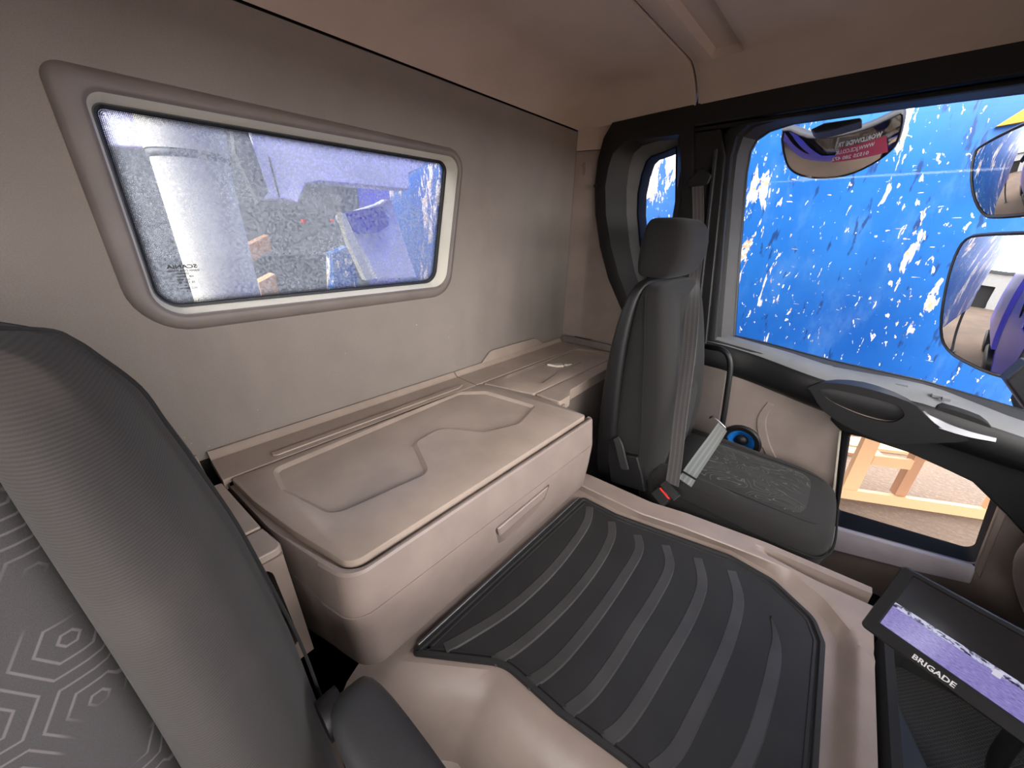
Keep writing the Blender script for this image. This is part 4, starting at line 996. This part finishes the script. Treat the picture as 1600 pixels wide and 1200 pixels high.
mesh('added_binnacle', prism(rpoly([(1.72, -.40, .04), (1.95, -.36, .03), (2.015, -.45, .03), (2.015, -.92, .02), (1.80, -.92, .03)], 4), 1, YD+.02, .78), M['black'], dash, bevel=.01)  # unseen, added to block low windscreen light from the tunnel
ck = []
for z, x0, y0 in [(-.70, 1.92, 1.60), (-.74, 1.86, 1.66), (-.80, 1.825, 1.70), (-.88, 1.815, 1.71), (-.96, 1.835, 1.70), (-1.04, 1.875, 1.67), (-1.10, 1.93, 1.62)]:
    ck.append([(x0+.03, y0-.12, z), (x0, y0-.08, z), (x0, y0-.02, z), (x0+.03, y0+.02, z), (x0+.10, y0+.04, z), (2.15, y0+.04, z), (2.15, y0-.12, z)])
mesh('side_panel', loft(ck, True, True, True), M['wframe'], dash, sub=2)

sw_ = thing('added_steering_wheel', 'unseen black steering wheel added ahead of the driver seat for shade', 'steering wheel', (1.5, -.2, -.55))  # unseen wheel, put in to shade the tunnel cover
wo = Vector((1.46, -.2, -.48)); wn = Vector((-.55, 0, .83)).normalized(); wa = Vector((0, 1, 0)); wb_ = wn.cross(wa)
mesh('added_rim', loft([[tuple(wo+(wa*math.cos(t_)+wb_*math.sin(t_))*(.225+.016*math.cos(p_))+wn*.016*math.sin(p_)) for p_ in [2*PI*k/10 for k in range(10)]] for t_ in [2*PI*i/40 for i in range(41)]]), M['black'], sw_, smooth=60)
mesh('added_hub', lathe([(.09, -.03), (.10, -.01), (.09, .01), (.02, .016)], tuple(wo-wn*.03), tuple(wn), 24, True), M['blackmat'], sw_, smooth=50)
for t_ in (.2, PI-.2, -1.2, PI+1.2): mesh('added_spoke', tube([tuple(wo-wn*.03), tuple(wo+(wa*math.cos(t_)+wb_*math.sin(t_))*.222)], .014, 8), M['black'], sw_, smooth=60)
mesh('column', tube([tuple(wo-wn*.06), (1.73, -.2, -.82)], .04, 14), M['blackmat'], sw_, smooth=60)

# ------------------------------------------------------------------ outside mirrors
def outside_mirror(name, label, px_out, pc, Y, refl, rad, back, group=None, hmat='black', lip=.012):
    P0 = Vector(at(pc[0], pc[1], 1, Y)); d = (P0-Vector((CX, 0, 0))).normalized()
    n = (Vector(refl).normalized()-d).normalized()
    u = Vector((0, 0, 1)).cross(n); u.normalize()
    if u.x < 0: u = -u
    v = n.cross(u)
    if v.z < 0: v = -v
    pts = []
    for x, y in px_out:
        c = Vector(at(x, y, 1, 1.0))-Vector((CX, 0, 0)); t = (P0-Vector((CX, 0, 0))).dot(n)/c.dot(n); q = Vector((CX, 0, 0))+c*t-P0
        pts.append((q.dot(u), q.dot(v)))
    pts = [(p[0], p[1]) for p in smoothpath([(a, b, 0) for a, b in pts], 3, True)]
    cx = sum(p[0] for p in pts)/len(pts); cy = sum(p[1] for p in pts)/len(pts)
    def W(a, b, c=0):
        r2 = (a-cx)**2+(b-cy)**2; sag = rad-math.sqrt(max(.0001, rad*rad-r2))
        return tuple(P0+u*a+v*b-n*(sag-c))
    t = thing(name, label, 'mirror', W(cx, cy), group)
    loops = [[W(cx+(a-cx)*s, cy+(b-cy)*s) for a, b in pts] for s in [1-i/14 for i in range(14)]+[.01]]
    mesh('mirror_glass', loft(loops, True, False, True), M['mirror'], t, smooth=60)
    o1 = offset(pts, -lip)
    hs = [[W(a, b, .0015) for a, b in offset(pts, .002)], [W(a, b, .005) for a, b in offset(pts, -lip*.4)], [W(a, b, -.004) for a, b in o1], [W(a, b, -back*.6) for a, b in o1], [W(cx+(a-cx)*.8, cy+(b-cy)*.8, -back) for a, b in o1]]
    mesh('housing', loft(hs, True, False, True), M[hmat], t, smooth=50)
    return t, W, u, v, n
mm = outside_mirror('door_mirror', 'large upright outside mirror reflecting the yard, lower right of the door window',
    [(1500, 374), (1530, 368), (1600, 366), (1640, 370), (1628, 470), (1600, 535), (1566, 581), (1545, 583), (1510, 568), (1476, 545), (1468, 515), (1476, 450), (1486, 400)], (1540, 470), 2.30, (-1, .03, -.06), 1.6, .09)
mw = outside_mirror('wide_angle_mirror', 'smaller wide angle outside mirror above the large door mirror',
    [(1508, 245), (1525, 228), (1600, 192), (1660, 170), (1670, 250), (1662, 325), (1600, 334), (1545, 338), (1528, 332), (1515, 300)], (1580, 265), 2.30, (-1, .10, -.12), .55, .09)
bar = thing('mirror_bracket', 'black bracket arm carrying the two outside mirrors at the door edge', 'bracket', (1.9, 2.1, -.6))
mesh('arm', tube(smoothpath([at(1640, 180, 1, 2.50), at(1645, 340, 1, 2.52), at(1650, 470, 1, 2.52), at(1640, 590, 1, 2.42), at(1600, 622, 1, 2.2), (1.88, 2.06, -.62)], 4), .03, 12), M['blackmat'], bar, smooth=50)
mesh('foot', prism([(p[0], p[1]) for p in aty([(1565, 590), (1600, 560), (1660, 580), (1660, 660), (1600, 640)], 2.06)], 1, 2.02, 2.10), M['dgrey'], bar, bevel=.01)
km = outside_mirror('kerb_mirror', 'curved kerb mirror with painted-on reflected lettering above the passenger door window',
    [(1219, 220), (1260, 221), (1300, 216), (1350, 205), (1392, 191), (1407, 189), (1404, 215), (1392, 240), (1360, 262), (1320, 278), (1275, 283), (1240, 278), (1225, 262)], (1312, 240), 2.18, (.05, -.30, -1), .42, .05, hmat='dgrey', lip=.008)
t, W, u, v, n = km
def on_mirror(px, py):
    P0 = Vector(at(1312, 240, 1, 2.18)); c = Vector(at(px, py, 1, 1.0))-Vector((CX, 0, 0)); tt = (P0-Vector((CX, 0, 0))).dot(n)/c.dot(n); q = Vector((CX, 0, 0))+c*tt-P0
    return q.dot(u), q.dot(v)
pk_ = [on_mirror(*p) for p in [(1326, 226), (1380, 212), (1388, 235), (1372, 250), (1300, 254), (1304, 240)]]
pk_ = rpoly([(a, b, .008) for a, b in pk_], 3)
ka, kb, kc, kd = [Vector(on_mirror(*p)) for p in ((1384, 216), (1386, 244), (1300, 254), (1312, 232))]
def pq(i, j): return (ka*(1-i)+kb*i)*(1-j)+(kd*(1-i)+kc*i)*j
mesh('painted_reflection', grid(6, 12, lambda i, j: W(*pq(i, j), .0015)), M['pink_reflection'], t, recalc=False, smooth=60)  # reflection of a sign, painted as a patch on the mirror glass
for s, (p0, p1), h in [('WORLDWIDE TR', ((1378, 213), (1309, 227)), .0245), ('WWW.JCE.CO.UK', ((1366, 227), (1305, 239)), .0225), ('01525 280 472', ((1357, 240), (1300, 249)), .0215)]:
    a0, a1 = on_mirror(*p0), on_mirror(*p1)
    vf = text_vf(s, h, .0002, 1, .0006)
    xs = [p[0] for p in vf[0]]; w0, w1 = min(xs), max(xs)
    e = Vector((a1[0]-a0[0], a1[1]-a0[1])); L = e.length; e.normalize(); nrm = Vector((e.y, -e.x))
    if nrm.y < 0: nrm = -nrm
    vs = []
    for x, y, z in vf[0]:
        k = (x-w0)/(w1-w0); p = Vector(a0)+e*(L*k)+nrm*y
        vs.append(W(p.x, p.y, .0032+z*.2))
    mesh('lettering', (vs, vf[1]), M['white_ink'], t, recalc=False)  # reflected text, painted on as solid letters
mesh('bracket', prism([(p[0], p[1]) for p in aty([(1268, 208), (1290, 198), (1345, 190), (1348, 196), (1300, 210), (1275, 214)], 2.05)], 1, 1.98, 2.10), M['black'], t, bevel=.006)

# ------------------------------------------------------------------ the yard outside
ZG = -H
gr = mesh('ground', grid(2, 2, lambda a, b: (-45+90*a, -45+90*b, ZG)), M['ground']); tag(gr, 'brown dirt yard around the truck', 'ground', kind='structure')
hd = thing('steel_container', 'scratched bright blue steel container raised on legs close beside the door', 'container', (.3, 3.9, ZG))
YH = 2.95
mesh('shell', box(-5.5, 5.0, YH, YH+3.3, -.97, 6.0), M['blue'], hd)  # depth and height stretched to shade the gap and the ground
for x in (-5.2, 4.6):
    for y in (YH+.15, YH+3.1):
        lg = mesh('leg', box(x-.06, x+.06, y-.06, y+.06, ZG+.041, -.975), M['dark_steel'], hd)
        mesh('foot', box(x-.15, x+.15, y-.15, y+.15, ZG, ZG+.04), M['dark_steel'], hd)
yp = aty([(1556, 198), (1604, 168), (1640, 150), (1640, 175), (1600, 190)], YH-.02)
mesh('yellow_plate', prism(yp, 1, YH-.03, YH-.001), M['yellow'], hd)
A = Vector(at(1312, 778, 2, ZG)); Bq = Vector(at(1536, 812, 2, ZG)); e = (Bq-A); L = e.length; e.normalize(); nn = Vector((-e.y, e.x, 0))
tf = thing('timber_crate', 'pale pine crate frame of rails and posts standing on the dirt beyond the low window', 'timber crate', tuple(A))
def plank(a, b, h0, h1, d0, d1):
    return frame_xf(box(a, b, d0, d1, h0, h1), tuple(A), e, nn, (0, 0, 1))
mesh('bottom_rail', plank(-.3, L+1.2, 0, .13, 0, .06), M['timber'], tf, bevel=.004)
mesh('post', plank(-.02, .14, .131, 1.0, 0, .06), M['timber'], tf, bevel=.004)
mesh('post', plank(.52, .63, .131, 1.0, .03, .12), M['timber2'], tf, bevel=.004)
mesh('post', plank(L-.02, L+.07, .131, 1.0, .02, .08), M['timber'], tf, bevel=.004)
mesh('top_rail', plank(.141, .515, .50, .62, 0, .05), M['timber'], tf, bevel=.004)
mesh('top_rail', plank(.64, L-.03, .60, .70, .05, .1), M['timber'], tf, bevel=.004)
tp = thing('timber_plank', 'weathered plank lying on the dirt behind the pine frame', 'plank', tuple(A+nn*1.2))
mesh('board', frame_xf(box(-.4, 1.1, 1.1, 1.3, 0, .05), tuple(A), e, nn, (0, 0, 1)), M['timber2'], tp, bevel=.004)
mesh('board', frame_xf(box(.8, 2.6, 1.35, 1.65, 0, .05), tuple(A), e, nn, (0, 0, 1)), M['timber'], tp, bevel=.004)
ys = tag(mesh('yellow_board', frame_xf(box(.70, 1.3, 1.8, 2.0, 0, .06), tuple(A), e, nn, (0, 0, 1)), M['yellow'], bevel=.004), 'small yellow board on the dirt behind the pine frame', 'board')
# the truck's own body and crane behind the cab
tb = thing('truck_body', 'violet blue truck body behind the cab, seen past the crane and in the mirrors', 'truck body', (-4.5, .7, ZG))
mesh('chassis', box(-7.0, -.1, .25, 1.15, -2.2, -1.55), M['dark_steel'], tb)
mesh('headboard', box(-1.9, -1.8, -.6, 1.55, -1.5, 1.9), M['grey_wall'], tb, bevel=.01)  # body made tall and set close to cut sky light behind the cab
mesh('side', box(-7.0, -1.91, -.6, 1.9, -1.5, 1.6), M['violet'], tb, bevel=.02)
for x in (-3.4, -5.8):
    for y in (1.75, -.5):
        mesh('wheel', lathe([(.2, -.15), (.46, -.15), (.52, -.10), (.52, .10), (.46, .15), (.2, .15)], (x, y, ZG+.521), (0, 1, 0), 28, True), M['gasket'], tb, smooth=40)
cr = thing('loader_crane', 'loader crane behind the cab with a cream column and lavender booms', 'crane', (-.6, .3, -1.5))
XC = -.62
y0, y1 = at(222, 210, 0, XC)[1], at(346, 215, 0, XC)[1]; cyl = (y0+y1)/2; rad = (y1-y0)/2
zr = at(285, 238, 0, XC+rad)[2]
mesh('column', lathe([(rad, -1.5), (rad, zr-.012)], (XC, cyl, 0), (0, 0, 1), 40, True), M['cream'], cr, smooth=50)
mesh('collar', lathe([(rad*1.01, zr-.012), (rad*1.05, zr-.008), (rad*1.05, zr+.008), (rad*1.01, zr+.012)], (XC, cyl, 0), (0, 0, 1), 40), M['mgrey'], cr, smooth=50)
mesh('upper_column', lathe([(rad*1.07, zr+.012), (rad*1.07, 1.2)], (XC, cyl, 0), (0, 0, 1), 40, True), M['cream'], cr, smooth=50)
def xpan(px, X, th): return prism([(p[0], p[1]) for p in atx(px, X)], 0, X-th, X)
mesh('main_boom', xpan([(385, 150), (700, 190), (660, 262), (640, 272), (640, 297), (500, 284), (478, 288), (466, 318), (447, 312), (412, 312), (398, 270)], -.95, .16), M['lav'], cr, bevel=.01)
mesh('boom_seam', xpan([(420, 245), (422, 245), (438, 308), (436, 308)], -.945, .006), M['dgrey'], cr)
mesh('side_panel', xpan([(362, 190), (384, 196), (420, 300), (405, 318), (368, 240)], -.9, .05), M['mgrey'], cr)
mesh('outrigger', xpan([(536, 338), (598, 318), (612, 310), (630, 370), (652, 434), (592, 437), (560, 380)], -1.05, .12), M['lav'], cr, bevel=.01)
mesh('outrigger_cap', xpan([(538, 332), (600, 322), (608, 352), (590, 364), (556, 366)], -1.0, .04), M['violet'], cr)
mesh('stay', xpan([(530, 330), (540, 335), (584, 436), (572, 438), (545, 380)], -.98, .05), M['cream'], cr)
mesh('outrigger_beam', xpan([(520, 396), (545, 385), (565, 460), (522, 460)], -1.2, .1), M['blue'], cr)
mesh('rear_cross_frame', xpan([(120, 120), (218, 150), (226, 232), (150, 228)], -1.25, .1), M['lav'], cr, bevel=.01)
mesh('timber_block', xpan([(384, 385), (420, 367), (424, 390), (394, 410)], -1.3, .1), M['timber2'], cr)
mesh('timber_block', xpan([(404, 442), (430, 428), (438, 470), (412, 470)], -1.15, .1), M['timber'], cr)
mesh('base_frame', box(-1.6, -.3, .1, 1.2, -1.54, -1.3), M['dark_steel'], cr)
for k, (a, b) in enumerate([((474, 346), .012), ((519, 345), .008)]):
    p = at(a[0], a[1], 0, -1.2); mesh('marker_lamp', lathe([(.001, -.01), (b, -.008), (b, .008), (.001, .012)], p, (1, 0, 0), 10, True), M['red'], cr, smooth=50)
# a warehouse far behind, seen in the mirrors
wh = thing('warehouse', 'pale warehouse far behind the truck, seen in the mirrors', 'building', (-24, 2.5, ZG))
mesh('wall', prism([(-6, ZG), (2.5, ZG), (2.5, ZG+3.2), (5.5, ZG+3.2), (5.5, ZG), (14, ZG), (14, ZG+5), (-6, ZG+5)], 0, -26, -25.5), M['white_wall'], wh)
mesh('roof', box(-27, -25.2, -6.5, 14.5, ZG+5, ZG+5.4), M['grey_wall'], wh)
mesh('doorway', box(-26.5, -26.1, 2.2, 5.8, ZG, ZG+3.3), M['blackmat'], wh)

# unseen trailer added on the driver side to cut window light
nt = thing('added_trailer', 'unseen dark grey box trailer added on the driver side to block light', 'trailer', (1.0, -7.2, ZG))
mesh('added_box_body', box(-8, 6, -8.5, -6.0, ZG+1.1, 1.0), M['dark_steel'], nt, bevel=.03)
mesh('chassis', box(-7.5, 5.5, -7.7, -6.8, ZG+.6, ZG+1.095), M['blackmat'], nt)  # part of the unseen added trailer
for x in (-6, -4.7, 4.5):
    mesh('wheel', lathe([(.2, -.15), (.46, -.15), (.52, -.10), (.52, .10), (.46, .15), (.2, .15)], (x, -6.3, ZG+.521), (0, 1, 0), 28, True), M['gasket'], nt, smooth=40)  # part of the unseen added trailer
